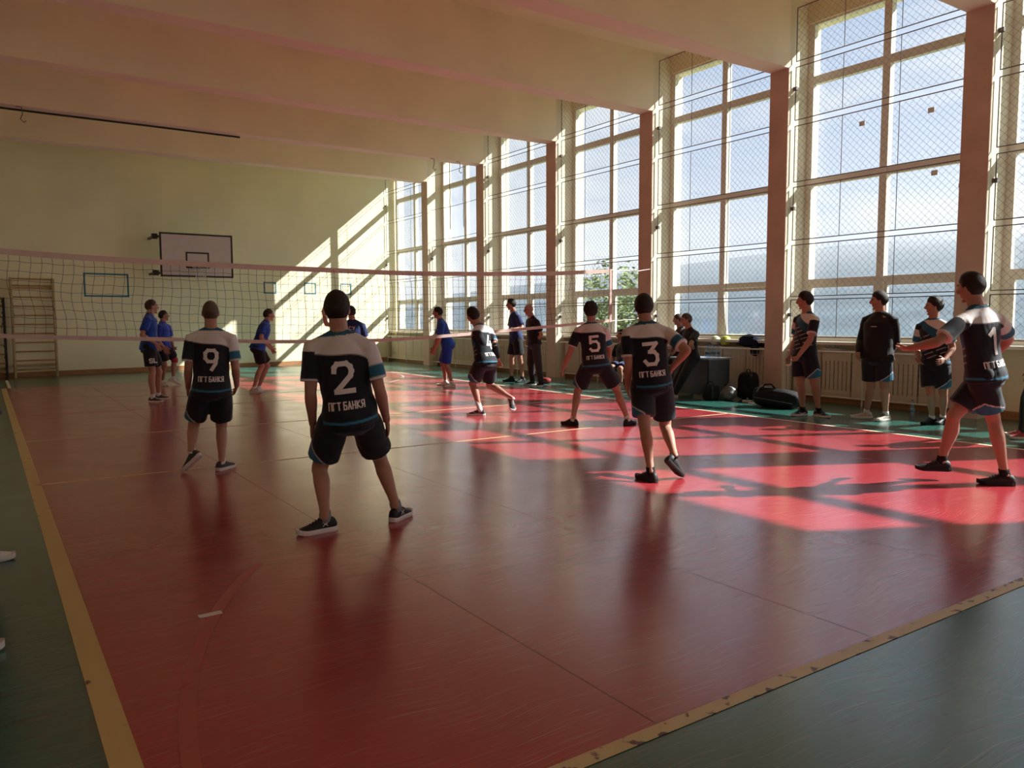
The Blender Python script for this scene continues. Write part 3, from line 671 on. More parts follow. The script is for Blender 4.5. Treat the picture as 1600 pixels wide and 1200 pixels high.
POSES = {
 'n9': dict(H=1.72, F=[0.249, 0.969], hf=[0.249, 0.969], J=[[1.512,-3.075,0.807],[1.522,-3.093,1.354],[1.529,-3.068,1.531],[1.345,-3.051,1.281],[1.695,-3.138,1.278],[1.306,-3.063,0.986],[1.723,-3.165,0.986],[1.33,-2.905,0.792],[1.772,-3.002,0.8],[1.424,-3.053,0.779],[1.599,-3.094,0.772],[1.369,-2.885,0.4],[1.626,-2.936,0.382],[1.27,-3.223,0.214],[1.55,-3.223,0.087],[1.196,-3.134,0.044],[1.678,-3.119,0.035],[1.349,-2.77,0.7],[1.785,-2.871,0.703]]),
 'n2': dict(H=1.84, F=[0.444, 0.896], hf=[0.444, 0.896], J=[[1.809,-5.849,0.785],[1.742,-5.856,1.349],[1.747,-5.81,1.529],[1.574,-5.772,1.264],[1.914,-5.943,1.266],[1.544,-5.795,0.948],[1.971,-6.003,0.962],[1.601,-5.666,0.719],[2.068,-5.896,0.736],[1.715,-5.817,0.775],[1.902,-5.879,0.757],[1.656,-5.625,0.38],[2.112,-5.665,0.421],[1.577,-5.94,0.093],[2.11,-5.951,0.093],[1.386,-5.949,0.035],[2.264,-5.833,0.035],[1.62,-5.567,0.575],[2.135,-5.813,0.597]]),
 'n5': dict(H=1.78, F=[0.647, 0.762], hf=[0.647, 0.762], J=[[6.613,-2.828,0.839],[6.607,-2.751,1.383],[6.621,-2.714,1.562],[6.454,-2.644,1.295],[6.758,-2.854,1.299],[6.361,-2.586,1.002],[6.876,-2.809,1.023],[6.354,-2.446,0.782],[6.992,-2.653,0.847],[6.542,-2.768,0.817],[6.684,-2.893,0.824],[6.517,-2.554,0.445],[6.922,-2.929,0.472],[6.325,-2.704,0.09],[6.934,-3.133,0.09],[6.28,-2.534,0.035],[7.102,-3.074,0.035],[6.401,-2.337,0.662],[7.066,-2.554,0.731]]),
 'n3': dict(H=1.74, F=[0.642, 0.767], hf=[0.642, 0.767], J=[[4.815,-5.776,0.867],[4.778,-5.734,1.401],[4.803,-5.672,1.561],[4.637,-5.638,1.322],[4.924,-5.853,1.326],[4.618,-5.669,1.032],[4.937,-6.096,1.172],[4.719,-5.553,0.829],[4.936,-5.907,0.999],[4.744,-5.717,0.86],[4.884,-5.835,0.836],[4.668,-5.838,0.47],[4.998,-5.776,0.433],[4.58,-6.017,0.088],[4.826,-6.068,0.214],[4.589,-5.859,0.035],[4.938,-6.069,0.042],[4.788,-5.48,0.697],[5.021,-5.794,0.914]]),
 'n1': dict(H=1.86, F=[0.042, 0.999], hf=[0.042, 0.999], J=[[6.798,-7.768,0.975],[6.733,-7.73,1.532],[6.711,-7.667,1.711],[6.549,-7.69,1.427],[6.914,-7.804,1.429],[6.311,-7.609,1.249],[7.177,-7.789,1.269],[6.364,-7.348,1.193],[7.315,-7.625,1.121],[6.702,-7.786,0.969],[6.895,-7.75,0.964],[6.926,-7.804,0.574],[6.709,-7.571,0.59],[6.972,-7.896,0.094],[6.761,-7.458,0.177],[6.859,-7.741,0.035],[6.62,-7.299,0.12],[6.447,-7.195,1.163],[7.444,-7.534,1.041]]),
 's15': dict(H=1.86, F=[-0.934, 0.357], hf=[-0.574, 0.819], J=[[9.624,-3.967,0.954],[9.641,-3.995,1.52],[9.613,-3.958,1.71],[9.564,-4.169,1.433],[9.68,-3.802,1.435],[9.424,-4.21,1.16],[9.746,-3.723,1.144],[9.336,-4.077,0.913],[9.761,-3.627,0.891],[9.598,-4.062,0.941],[9.65,-3.871,0.942],[9.699,-4.102,0.501],[9.63,-3.915,0.493],[9.887,-4.051,0.094],[9.803,-3.839,0.094],[9.859,-4.249,0.035],[9.608,-3.8,0.035],[9.386,-3.952,0.8],[9.77,-3.564,0.725]]),
 's16': dict(H=1.86, F=[-0.998, -0.057], hf=[-0.633, 0.775], J=[[9.996,-4.87,0.94],[10.033,-4.878,1.51],[10.018,-4.854,1.695],[10.036,-5.068,1.427],[10.017,-4.684,1.43],[10.146,-5.055,1.137],[10.017,-4.607,1.13],[10.057,-4.951,0.89],[9.827,-4.693,0.956],[9.999,-4.969,0.93],[9.991,-4.772,0.914],[10.078,-4.947,0.491],[10.095,-4.737,0.477],[10.248,-4.88,0.094],[10.257,-4.578,0.094],[10.047,-4.851,0.035],[10.122,-4.424,0.035],[9.907,-4.943,0.799],[9.697,-4.759,0.854]]),
 's17': dict(H=1.78, F=[-0.991, 0.132], hf=[-0.674, 0.739], J=[[10.234,-5.55,0.874],[10.226,-5.512,1.424],[10.219,-5.511,1.609],[10.211,-5.696,1.337],[10.245,-5.33,1.335],[10.281,-5.754,1.055],[10.291,-5.262,1.05],[10.069,-5.754,0.904],[10.123,-5.386,0.894],[10.224,-5.645,0.853],[10.245,-5.457,0.852],[10.324,-5.633,0.433],[10.187,-5.535,0.433],[10.544,-5.528,0.09],[10.415,-5.448,0.09],[10.35,-5.531,0.035],[10.227,-5.413,0.035],[9.903,-5.766,0.872],[9.998,-5.474,0.823]]),
 'cut': dict(H=1.7, F=[-0.451, 0.893], hf=[-0.451, 0.893], J=[[9.851,-6.988,0.832],[9.868,-6.972,1.357],[9.867,-6.935,1.519],[9.709,-7.052,1.292],[10.026,-6.892,1.289],[9.838,-6.959,1.059],[10.126,-6.818,1.036],[9.86,-6.877,0.826],[10.173,-6.735,0.806],[9.771,-7.032,0.815],[9.93,-6.946,0.81],[9.924,-6.853,0.478],[10.077,-6.76,0.475],[9.974,-6.827,0.086],[10.132,-6.708,0.086],[9.874,-6.667,0.035],[10.093,-6.523,0.035],[9.875,-6.824,0.674],[10.204,-6.679,0.657]]),
 'coach': dict(H=1.86, F=[-0.899, 0.438], hf=[-0.875, 0.485], J=[[9.868,3.875,1.022],[9.831,3.892,1.605],[9.771,3.928,1.795],[9.811,3.701,1.507],[9.897,4.074,1.52],[9.812,3.528,1.252],[9.889,4.141,1.219],[9.545,3.502,1.242],[10.098,4.295,1.139],[9.847,3.778,0.996],[9.891,3.97,0.989],[9.884,3.73,0.539],[9.839,4.018,0.532],[9.958,3.742,0.094],[9.891,4.097,0.094],[9.762,3.733,0.035],[9.717,4.196,0.035],[9.55,3.672,1.284],[10.236,4.394,1.086]]),
 'bald': dict(H=1.8, F=[-0.888, 0.459], hf=[-0.863, 0.505], J=[[9.607,2.795,0.947],[9.571,2.815,1.493],[9.511,2.854,1.661],[9.559,2.629,1.404],[9.615,2.998,1.416],[9.646,2.573,1.124],[9.757,3.211,1.262],[9.586,2.746,0.932],[9.763,3.249,1.002],[9.584,2.701,0.938],[9.631,2.888,0.932],[9.586,2.613,0.508],[9.604,2.918,0.494],[9.656,2.604,0.091],[9.715,2.998,0.091],[9.476,2.532,0.035],[9.539,3.08,0.035],[9.583,2.89,0.84],[9.767,3.275,0.832]]),
 'D': dict(H=1.8, F=[-0.743, 0.669], hf=[-0.72, 0.694], J=[[7.965,3.692,0.922],[7.829,3.757,1.443],[7.798,3.819,1.605],[7.76,3.588,1.351],[7.912,3.927,1.365],[7.718,3.596,1.048],[7.864,3.945,1.066],[7.652,3.702,0.814],[7.845,4.092,0.849],[7.913,3.611,0.923],[8.02,3.771,0.909],[7.923,3.696,0.498],[7.972,3.924,0.502],[7.982,3.554,0.091],[8.092,4.022,0.091],[7.797,3.571,0.035],[7.977,4.164,0.035],[7.642,3.808,0.681],[7.832,4.188,0.707]]),
 'n4': dict(H=1.8, F=[-0.274, 0.962], hf=[-0.172, 0.985], J=[[5.924,-1.086,0.822],[5.896,-0.964,1.356],[5.83,-0.887,1.513],[5.762,-1.097,1.284],[6.092,-0.934,1.278],[5.911,-1.103,1.019],[6.08,-1.128,1.053],[5.985,-1.022,0.776],[6.202,-1.011,0.851],[5.833,-1.117,0.813],[6.015,-1.057,0.806],[5.843,-0.841,0.479],[6.143,-0.861,0.44],[5.871,-1.016,0.091],[6.325,-1.194,0.26],[5.727,-0.889,0.035],[6.292,-1.304,0.091],[6.046,-0.96,0.628],[6.307,-0.955,0.727]]),
 'A': dict(H=1.84, F=[1.0, -0.024], hf=[1.0, 0.01], J=[[2.158,4.289,0.986],[2.176,4.292,1.549],[2.233,4.351,1.708],[2.265,4.463,1.472],[2.113,4.111,1.472],[2.281,4.571,1.188],[2.001,4.019,1.203],[2.446,4.632,0.985],[2.22,4.034,1.053],[2.182,4.383,0.959],[2.133,4.194,0.984],[2.318,4.39,0.522],[2.165,4.152,0.536],[2.311,4.543,0.093],[2.145,4.087,0.093],[2.502,4.509,0.035],[2.271,3.948,0.035],[2.533,4.696,0.847],[2.314,4.028,0.895]]),
 'B': dict(H=1.76, F=[0.817, -0.576], hf=[0.965, -0.262], J=[[2.997,7.652,0.898],[3.005,7.793,1.403],[3.053,7.84,1.563],[3.144,7.912,1.318],[2.912,7.632,1.328],[3.204,7.972,1.039],[2.903,7.628,1.029],[3.218,7.79,0.857],[2.986,7.475,0.841],[3.05,7.729,0.897],[2.943,7.575,0.897],[3.254,7.898,0.565],[2.991,7.649,0.481],[3.201,7.876,0.149],[2.958,7.789,0.089],[3.364,7.824,0.027],[3.038,7.618,0.035],[3.241,7.648,0.772],[3.042,7.375,0.717]]),
 'C': dict(H=1.78, F=[0.982, -0.19], hf=[0.995, -0.104], J=[[4.214,4.701,0.916],[4.386,4.696,1.423],[4.467,4.767,1.559],[4.457,4.866,1.348],[4.291,4.535,1.351],[4.463,5.022,1.098],[4.19,4.395,1.112],[4.601,5.108,0.896],[4.362,4.451,0.923],[4.243,4.791,0.905],[4.181,4.612,0.916],[4.444,4.888,0.536],[4.295,4.769,0.534],[4.257,4.925,0.09],[4.118,4.789,0.09],[4.377,5.036,0.035],[4.223,4.657,0.035],[4.691,5.162,0.762],[4.497,4.52,0.85]]),
 'man6': dict(H=1.82, F=[0.462, 0.887], hf=[0.462, 0.887], J=[[5.816,3.746,0.873],[5.821,3.745,1.429],[5.823,3.79,1.609],[5.644,3.825,1.339],[5.995,3.663,1.343],[5.35,3.94,1.37],[6.063,3.646,1.047],[5.299,3.978,1.644],[6.082,3.763,0.809],[5.73,3.791,0.859],[5.901,3.701,0.858],[5.734,4.045,0.5],[6.121,3.789,0.488],[5.768,3.934,0.092],[5.972,3.827,0.092],[5.812,4.131,0.035],[6.095,3.988,0.035],[5.36,4.042,1.792],[6.095,3.841,0.653]]),
 'seat': dict(H=1.76, F=[-0.894, 0.447], hf=[-0.771, 0.637], J=[[10.858,1.334,0.494],[11.06,1.534,0.932],[11.053,1.583,1.111],[11.034,1.351,0.835],[11.038,1.715,0.847],[10.901,1.29,0.584],[11.07,1.867,0.599],[10.653,1.314,0.525],[10.923,1.7,0.47],[10.829,1.244,0.471],[10.887,1.423,0.473],[10.482,1.001,0.428],[10.492,1.27,0.451],[10.645,1.132,0.089],[10.638,1.383,0.089],[10.455,1.091,0.035],[10.446,1.364,0.035],[10.491,1.336,0.484],[10.828,1.594,0.382]]),
 'lean': dict(H=1.8, F=[-0.791, 0.611], hf=[-0.86, 0.511], J=[[10.379,-1.05,0.73],[10.397,-0.981,1.263],[10.357,-0.937,1.433],[10.368,-1.166,1.181],[10.426,-0.793,1.196],[10.149,-1.253,0.999],[10.532,-0.653,0.954],[10.36,-1.131,0.9],[10.484,-0.891,0.854],[10.335,-1.136,0.725],[10.424,-0.965,0.732],[10.067,-1.141,0.38],[10.162,-0.953,0.385],[10.163,-0.87,0.091],[10.273,-0.682,0.091],[9.969,-0.918,0.035],[10.079,-0.726,0.035],[10.509,-1.057,0.858],[10.455,-1.046,0.785]]),
 'lean2': dict(H=1.66, F=[-0.792, 0.611], hf=[-0.674, 0.739], J=[[11.175,0.064,0.779],[11.217,0.022,1.269],[11.18,0.062,1.436],[11.12,-0.116,1.175],[11.289,0.179,1.181],[11.243,-0.166,0.933],[11.462,0.274,0.99],[11.072,-0.043,0.812],[11.319,0.388,0.831],[11.121,-0.006,0.779],[11.229,0.135,0.779],[11.0,0.168,0.438],[11.145,0.336,0.443],[11.116,0.063,0.084],[11.268,0.258,0.084],[10.969,0.176,0.035],[11.139,0.391,0.035],[10.961,0.037,0.733],[11.225,0.463,0.727]]),
}

# ------------------------------------------------------------------ people
JN = ['PE','NK','HD','LS','RS','LE','RE','LW','RW','LH','RH','LK','RK','LA','RA','LT','RT','LM','RM']
def remesh(mb, voxel, it=4, fac=0.5):
    me = bpy.data.meshes.new('t'); me.from_pydata(mb.v, [], mb.f); me.update()
    ob = bpy.data.objects.new('t', me); COL.objects.link(ob)
    r = ob.modifiers.new('r', 'REMESH'); r.mode = 'VOXEL'; r.voxel_size = voxel
    if it: sm = ob.modifiers.new('s', 'SMOOTH'); sm.factor = fac; sm.iterations = it
    dg = bpy.context.evaluated_depsgraph_get(); dg.update()
    ev = ob.evaluated_get(dg); m2 = bpy.data.meshes.new_from_object(ev)
    bpy.data.objects.remove(ob); bpy.data.meshes.remove(me)
    return m2
def co(me):
    a = np.empty(len(me.vertices)*3, np.float32); me.vertices.foreach_get('co', a); return a.reshape(-1, 3).astype(float)
def normals(me):
    a = np.empty(len(me.vertices)*3, np.float32); me.vertex_normals.foreach_get('vector', a); return a.reshape(-1, 3).astype(float)
def setco(me, a): me.vertices.foreach_set('co', np.ascontiguousarray(a, np.float32).ravel()); me.update()
def paint(me, c):
    at = me.attributes.new('col', 'FLOAT_COLOR', 'POINT'); n = len(me.vertices)
    a = np.ones((n, 4), np.float32); a[:, :3] = c; at.data.foreach_set('color', a.ravel())
def finish(me, name, m, base, parent, colors):
    paint(me, colors); setco(me, co(me)-base)
    me.materials.clear(); me.materials.append(MATS[m]); me.shade_smooth(); me.name = name
    return link(name, me, parent)
def joined(ms):
    V = []; F = []; n = 0
    for m in ms:
        c = co(m); V.append(c)
        for p in m.polygons: F.append(tuple(i+n for i in p.vertices))
        n += len(c)
    me = bpy.data.meshes.new('j'); me.from_pydata(np.concatenate(V).tolist(), [], F); me.update(); return me
def nrm(v): return v/(np.linalg.norm(v)+1e-12)
def loft(mb, rings, n=16):
    """rings: (centre, vecU, vecV); superellipse-ish ring of n points, closed with caps"""
    V = []; F = []
    for c, u, v in rings:
        for k in range(n):
            a = 2*math.pi*k/n; V.append(c+u*math.cos(a)+v*math.sin(a))
    m = len(rings)
    for i in range(m-1):
        for k in range(n): F.append((i*n+k, i*n+(k+1) % n, (i+1)*n+(k+1) % n, (i+1)*n+k))
    F.append(tuple(range(n-1, -1, -1))); F.append(tuple((m-1)*n+k for k in range(n)))
    mb.add([tuple(p) for p in V], F)
def limb(mb, a, b, prof, ref, n=14, off=None):
    """prof: (t, radius[, radius2, back-offset])"""
    d = nrm(b-a); L = np.linalg.norm(b-a); v = nrm(ref-d*(ref@d)); u = np.cross(d, v)
    loft(mb, [(a+d*L*p[0]+(v*p[3] if len(p) > 3 else 0), u*p[1], v*(p[2] if len(p) > 2 else p[1])) for p in prof], n)
def ellip(mb, c, ax, nu=14, nv=10):
    V = []; F = []
    for j in range(nv+1):
        th = math.pi*j/nv
        for i in range(nu):
            a = 2*math.pi*i/nu; V.append(tuple(c+ax[0]*math.sin(th)*math.cos(a)+ax[1]*math.sin(th)*math.sin(a)+ax[2]*math.cos(th)))
    for j in range(nv):
        for i in range(nu): F.append((j*nu+i, (j+1)*nu+i, (j+1)*nu+(i+1) % nu, j*nu+(i+1) % nu))
    mb.add(V, F)
def sstep(a, b, x): t = np.clip((x-a)/(b-a), 0, 1); return t*t*(3-2*t)
def head_local(d):
    """unit directions (left, forward, up) -> head surface, metres for a 1.78 m person"""
    x, y, z = d[:, 0], d[:, 1], d[:, 2]
    p = np.stack([x*0.076, y*0.097-0.004, z*0.118], 1)
    lo = np.clip(-z, 0, 1)
    p[:, 0] *= 1-0.22*lo**1.5
    back = (y < 0); p[back, 1] *= (1-0.40*lo[back]**1.2)
    p[~back, 1] *= (1-0.06*lo[~back])
    fr = np.clip(y, 0, 1)
    p[:, 2] -= 0.010*fr**2*lo                         # chin
    p[:, 1] += 0.006*np.clip(-y, 0, 1)*-1*np.clip(z+.3, 0, 1)
    ex = np.exp(-(((np.abs(p[:, 0])-0.031)/0.016)**2+((p[:, 2]-0.012)/0.012)**2))*(y > 0.4)
    p[:, 1] -= 0.007*ex                               # eye sockets
    return p
def sphere_dirs(nu, nv):
    D = []; F = []
    for j in range(nv+1):
        th = math.pi*j/nv
        for i in range(nu):
            a = 2*math.pi*i/nu; D.append((math.sin(th)*math.cos(a), math.sin(th)*math.sin(a), math.cos(th)))
    for j in range(nv):
        for i in range(nu): F.append((j*nu+i, (j+1)*nu+i, (j+1)*nu+(i+1) % nu, j*nu+(i+1) % nu))
    return np.array(D), F

GLYPH = {  # polylines in a unit box, x to the reader's right
 '2': [[(0, .74), (.04, .88), (.22, 1), (.75, 1), (.95, .88), (1, .72), (.9, .55), (.08, .08)], [(0, 0.03), (1, .03)]],
 '3': [[(0, 1), (1, 1), (.45, .60)], [(.4, .60), (.8, .58), (1, .42), (1, .18), (.8, 0), (.2, 0), (0, .16)]],
 '5': [[(.95, 1), (.08, 1), (.05, .56)], [(.05, .56), (.3, .64), (.75, .64), (1, .46), (1, .18), (.8, 0), (.2, 0), (0, .14)]],
 '9': [[(.95, .62), (.95, .85), (.75, 1), (.25, 1), (.03, .85), (.03, .58), (.25, .42), (.75, .42), (.95, .6)], [(.96, .66), (.86, .3), (.55, 0)]],
 '4': [[(.5, 1), (.02, .3), (1, .3)], [(.72, .55), (.72, 0)]],
 '1': [[(.15, .8), (.55, 1), (.55, 0)]],
 'П': [[(0, 0), (0, 1), (.85, 1), (.85, 0)]], 'Г': [[(0, 0), (0, 1), (.75, 1)]], 'Т': [[(0, 1), (.9, 1)], [(.45, 1), (.45, 0)]],
 'Б': [[(.8, 1), (0, 1), (0, 0), (.65, 0), (.82, .14), (.82, .42), (.65, .56), (0, .56)]],
 'А': [[(0, 0), (.42, 1), (.84, 0)], [(.16, .3), (.68, .3)]], 'Н': [[(0, 0), (0, 1)], [(.8, 0), (.8, 1)], [(0, .5), (.8, .5)]],
 'К': [[(0, 0), (0, 1)], [(.8, 1), (.05, .48), (.85, 0)]], 'Я': [[(.8, 0), (.8, 1), (.2, 1), (.03, .86), (.03, .62), (.2, .48), (.8, .48)], [(.4, .48), (0, 0)]],
 'С': [[(.85, .8), (.65, 1), (.2, 1), (0, .8), (0, .2), (.2, 0), (.65, 0), (.85, .2)]], 'У': [[(0, 1), (.42, .42)], [(.85, 1), (.25, 0)]],
 'S': [[(.9, .85), (.7, 1), (.2, 1), (0, .85), (0, .65), (.2, .52), (.7, .48), (.9, .35), (.9, .15), (.7, 0), (.2, 0), (0, .15)]], 'L': [[(0, 1), (0, 0), (.8, 0)]],
 '~': [[(0, .5), (1, .55)]], 'U': [[(0, .9), (.25, .5), (.75, .5), (1, .9)], [(0, .1), (.25, .5)], [(.75, .5), (1, .1)]],
}
def lettering(text, cw, ch, gap, sw):
    """flat strips (x, y) centred on the origin"""
    quads = []; x0 = 0
    for chx in text:
        if chx == ' ': x0 += cw*0.6; continue
        for pl in GLYPH[chx]:
            P = [np.array((x0+p[0]*cw, (p[1]-.5)*(ch-sw))) for p in pl]
            for a, b in zip(P[:-1], P[1:]):
                d = b-a; L = np.linalg.norm(d)
                if L < 1e-6: continue
                d = d/L; nn_ = np.array((-d[1], d[0])); a2 = a-d*sw*.42; b2 = b+d*sw*.42; L2 = np.linalg.norm(b2-a2); k = max(1, int(L2/0.014)); m_ = max(1, int(sw/0.016))
                for i in range(k):
                    for j in range(m_):
                        q = []
                        for (s_, t_) in ((i, j), (i+1, j), (i+1, j+1), (i, j+1)):
                            q.append(a2+(b2-a2)*s_/k+nn_*sw*(t_/m_-.5))
                        quads.append(q)
        x0 += cw+gap
    wd = x0-gap
    return [[(p[0]-wd/2, p[1]) for p in q] for q in quads]

def decal(name, bvh, base, parent, quads, origin, ex, ey, view, m, off=0.004):
    """lay flat lettering on a garment: cast each corner along 'view' onto the cloth"""
    b = MB()
    for q in quads:
        P = []
        for (x, y) in q:
            o = origin+ex*x+ey*y-view*0.5
            h = bvh.ray_cast(Vector(o), Vector(view), 1.2)
            if h[0] is None: P = None; break
            P.append(np.array(h[0])-view*off-base)
        if P is None: continue
        b.add([tuple(p) for p in P], [(0, 1, 2, 3)])
    if b.v: return b.build(name, m, parent)
mat('print_white', (0.78, 0.74, 0.72), 0.6, 0.3)
mat('shoe_black', (0.015, 0.015, 0.016), 0.55, 0.35, bump=0.2, bscale=150)
mat('shoe_dark', (0.05, 0.05, 0.055), 0.6, 0.3, bump=0.2, bscale=150)
mat('shoe_white', (0.72, 0.70, 0.66), 0.6, 0.3, bump=0.2, bscale=150)
mat('shoe_beige', (0.50, 0.44, 0.38), 0.6, 0.3, bump=0.2, bscale=150)
mat('shoe_red', (0.50, 0.08, 0.09), 0.6, 0.3, bump=0.2, bscale=150)
mat('sole_white', (0.70, 0.66, 0.62), 0.6, 0.3); mat('sole_black', (0.02, 0.02, 0.02), 0.7, 0.3)
mat('sock_white', (0.74, 0.72, 0.70), 0.9, 0.1); mat('sock_black', (0.02, 0.02, 0.022), 0.9, 0.1); mat('sock_grey', (0.22, 0.22, 0.22), 0.9, 0.1)
mat('knee_pad_red', (0.34, 0.025, 0.035), 0.8, 0.2); mat('sleeve_black', (0.012, 0.012, 0.014), 0.8, 0.2)
mat('eye_white', (0.6, 0.58, 0.55), 0.3, 0.5); mat('eye_dark', (0.02, 0.013, 0.01), 0.3, 0.5)

BLK = np.array((0.011, 0.014, 0.021)); WHT = np.array((0.70, 0.66, 0.65)); TEAL = np.array((0.02, 0.13, 0.22)); SHBLUE = np.array((0.02, 0.14, 0.40))
def person(key, label, group, shirt, legs, shoe, sock, hair=(0.02, 0.014, 0.01), hairt=0.016, skin=(0.42, 0.215, 0.15), num=None, text=None, sole='sole_white', near=False, hpitch=0.0, curly=0.0, sockh=0.05, extra=(), grip=0.5, bulk=1.0, look=None):
    D = POSES[key]; s = D['H']/1.78
    J = {k: np.array(v) for k, v in zip(JN, D['J'])}
    F = np.array((*D['F'], 0.0)); hf = np.array((*D['hf'], 0.0)); up = np.array((0, 0, 1.0))
    base = (J['LA']+J['RA'])/2; base = np.array((base[0], base[1], 0.0))
    e = empty('person', tuple(base), label, 'person', group)
    PE, NK, HD = J['PE'], J['NK'], J['HD']
    sp = nrm(NK-PE); TL = np.linalg.norm(NK-PE)
    latH = J['LH']-J['RH']; latH = nrm(latH-sp*(latH@sp)); latS = J['LS']-J['RS']; latS = nrm(latS-sp*(latS@sp))
    def lat(q): return nrm(latH*(1-q)+latS*q)
    def tor(t, hw, hd, fo=0.0):
        """torso ring at height t (m, 1.78 m person) above the pelvis"""
        q = np.clip(t/0.5, 0, 1); l = lat(q); f = np.cross(l, sp); k = s*bulk
        return (PE+sp*t*(TL/0.53)+f*fo*s, l*hw*k, f*hd*k)
    fS = np.cross(latS, sp); fH = np.cross(latH, sp)
    # ---------------- body (torso, limbs)
    mb = MB()
    loft(mb, [tor(-.11, .07, .06), tor(-.07, .14, .10, -.01), tor(0, .165, .115, -.012), tor(.09, .15, .10), tor(.2, .14, .095), tor(.32, .157, .108, .006), tor(.42, .165, .108, .004), tor(.48, .14, .09), tor(.53, .075, .065)], 20)
    hu = nrm(nrm(HD-NK)*0.35+up*0.65); hfv = nrm(hf-hu*(hf@hu)*0.9); 
    if hpitch: a = math.radians(hpitch); hfv = nrm(hfv*math.cos(a)+hu*math.sin(a))
    hl = nrm(np.cross(hu, hfv)); hu = np.cross(hfv, hl)
    for Sd, sg in (('L', 1), ('R', -1)):
        S_, E_, W_, M_ = (J[Sd+c] for c in 'SEWM'); H_, K_, A_, T_ = (J[Sd+c] for c in 'HKAT')
        limb(mb, NK+sp*0.012*s, S_-sp*.008*s, [(0, .048*s), (.5, .046*s), (1, .050*s)], up, 12)
        ellip(mb, S_-sp*.008*s, (sp*.052*s, latS*.054*s, fS*.056*s))
        limb(mb, S_, E_, [(-.1, .045*s), (0, .056*s), (.3, .053*s), (.6, .046*s), (1, .040*s)], F)
        ellip(mb, E_, (sp*.040*s, latS*.040*s, fS*.040*s), 10, 8)
        limb(mb, E_, W_, [(-.05, .038*s), (.12, .042*s), (.3, .042*s), (.7, .032*s), (1.03, .027*s)], F)
        kd = nrm(K_-(H_+A_)/2+F*0.04)
        limb(mb, H_, K_, [(-.14, .07*s), (0, .088*s), (.25, .086*s), (.55, .074*s), (.85, .060*s), (1, .056*s)], kd)
        ellip(mb, K_+kd*.006, (up*.058*s, lat(0)*.055*s, F*.056*s), 12, 8)
        limb(mb, K_, A_, [(-.05, .052*s), (.1, .053*s, .055*s, -.006), (.3, .057*s, .062*s, -.016*s), (.5, .049*s, .053*s, -.012*s), (.75, .037*s, .039*s, -.003), (1.02, .033*s, .036*s)], kd)
        ellip(mb, A_, (up*.037*s, lat(0)*.037*s, F*.042*s), 10, 8)
    limb(mb, NK-sp*.05*s, HD-hu*.055*s-hfv*.012*s, [(0, .070*s), (.5, .062*s), (1, .060*s)], hfv)
    body = remesh(mb, 0.0095 if near else 0.0125, 4)
    # ---------------- head
    hs = s*1.0; mb = MB()
    dirs, hfac = sphere_dirs(40, 28); P = head_local(dirs)*hs
    Rm = np.stack([hl, hfv, hu])                       # rows: local axes in world
    def hw_(p): return HD+np.array(p)*hs@Rm
    mb.add([tuple(p) for p in (HD+P@Rm)], hfac)
    # nose, brows, lips, chin, ears, neck stub
    limb(mb, hw_((0, .086, .022)), hw_((0, .110, -.026)), [(0, .007*hs), (.6, .011*hs), (1, .0145*hs)], hl, 8)
    ellip(mb, hw_((0, .098, -.033)), (hl*.018*hs, hfv*.012*hs, hu*.009*hs), 10, 8)
    for sg in (1, -1):
        ellip(mb, hw_((sg*.030, .083, .030)), (hl*.024*hs, hfv*.010*hs, hu*.007*hs), 10, 6)
        ellip(mb, hw_((sg*.077, -.006, -.006)), (hl*.009*hs, (hfv*.018-hu*.004)*hs+hl*sg*.004, hu*.032*hs-hfv*.004), 10, 10)
        ellip(mb, hw_((sg*.045, .058, -.018)), (hl*.022*hs, hfv*.022*hs, hu*.022*hs), 10, 8)
    ellip(mb, hw_((0, .077, -.060)), (hl*.024*hs, hfv*.010*hs, hu*.006*hs), 10, 8); ellip(mb, hw_((0, .074, -.072)), (hl*.020*hs, hfv*.010*hs, hu*.007*hs), 10, 8)
    ellip(mb, hw_((0, .062, -.102)), (hl*.024*hs, hfv*.018*hs, hu*.016*hs), 10, 8)
    limb(mb, NK+sp*.01*s, HD-hu*.05*s-hfv*.014*s, [(0, .061*s), (1, .059*s)], hfv)
    head = remesh(mb, 0.0046 if near else 0.0065, 2)
    hands = []
    for Sd, sg in (('L', 1), ('R', -1)):
        E_, W_, M_ = (J[Sd+c] for c in 'EWM'); hd = nrm(M_-W_); mb = MB()
        wv = F-hd*(F@hd)
        if np.linalg.norm(wv) < 0.35: wv = up-hd*(up@hd)
        wv = nrm(wv); pn = np.cross(hd, wv)
        inn = (PE+sp*.2)-W_
        if pn@inn < 0: pn = -pn
        def hp(a, b, c): return W_+(hd*a+wv*b+pn*c)*s
        limb(mb, W_-nrm(W_-E_)*.05*s, W_+hd*.01*s, [(0, .029*s), (1, .025*s)], wv, 12)
        loft(mb, [(hp(-.005, 0, 0), wv*.024*s, pn*.018*s), (hp(.03, .002, 0), wv*.035*s, pn*.017*s), (hp(.06, .001, .002), wv*.042*s, pn*.016*s), (hp(.09, 0, .004), wv*.042*s, pn*.0135*s), (hp(.098, 0, .005), wv*.036*s, pn*.010*s)], 16)
        for b0, ln, fan in ((.032, .070, .10), (.011, .080, .03), (-.011, .075, -.04), (-.031, .058, -.12)):
            p = np.array(hp(.088, b0, .004)); ang = 0.15
            pts = [p]; dcur = nrm(hd+wv*fan)
            for q, fr_ in enumerate((.45, .32, .23)):
                ang += grip*(0.45 if q else 0.25)
                dd = nrm(dcur*math.cos(ang)+pn*math.sin(ang)); p = p+dd*ln*fr_*s; pts.append(p)
            mb.tube([tuple(x) for x in pts], [.0095*s, .009*s, .008*s, .0065*s], 8)
        p = np.array(hp(.022, .026, .004)); d1 = nrm(hd*.62+wv*.72+pn*.25); d2 = nrm(hd*.86+wv*.35+pn*.38)
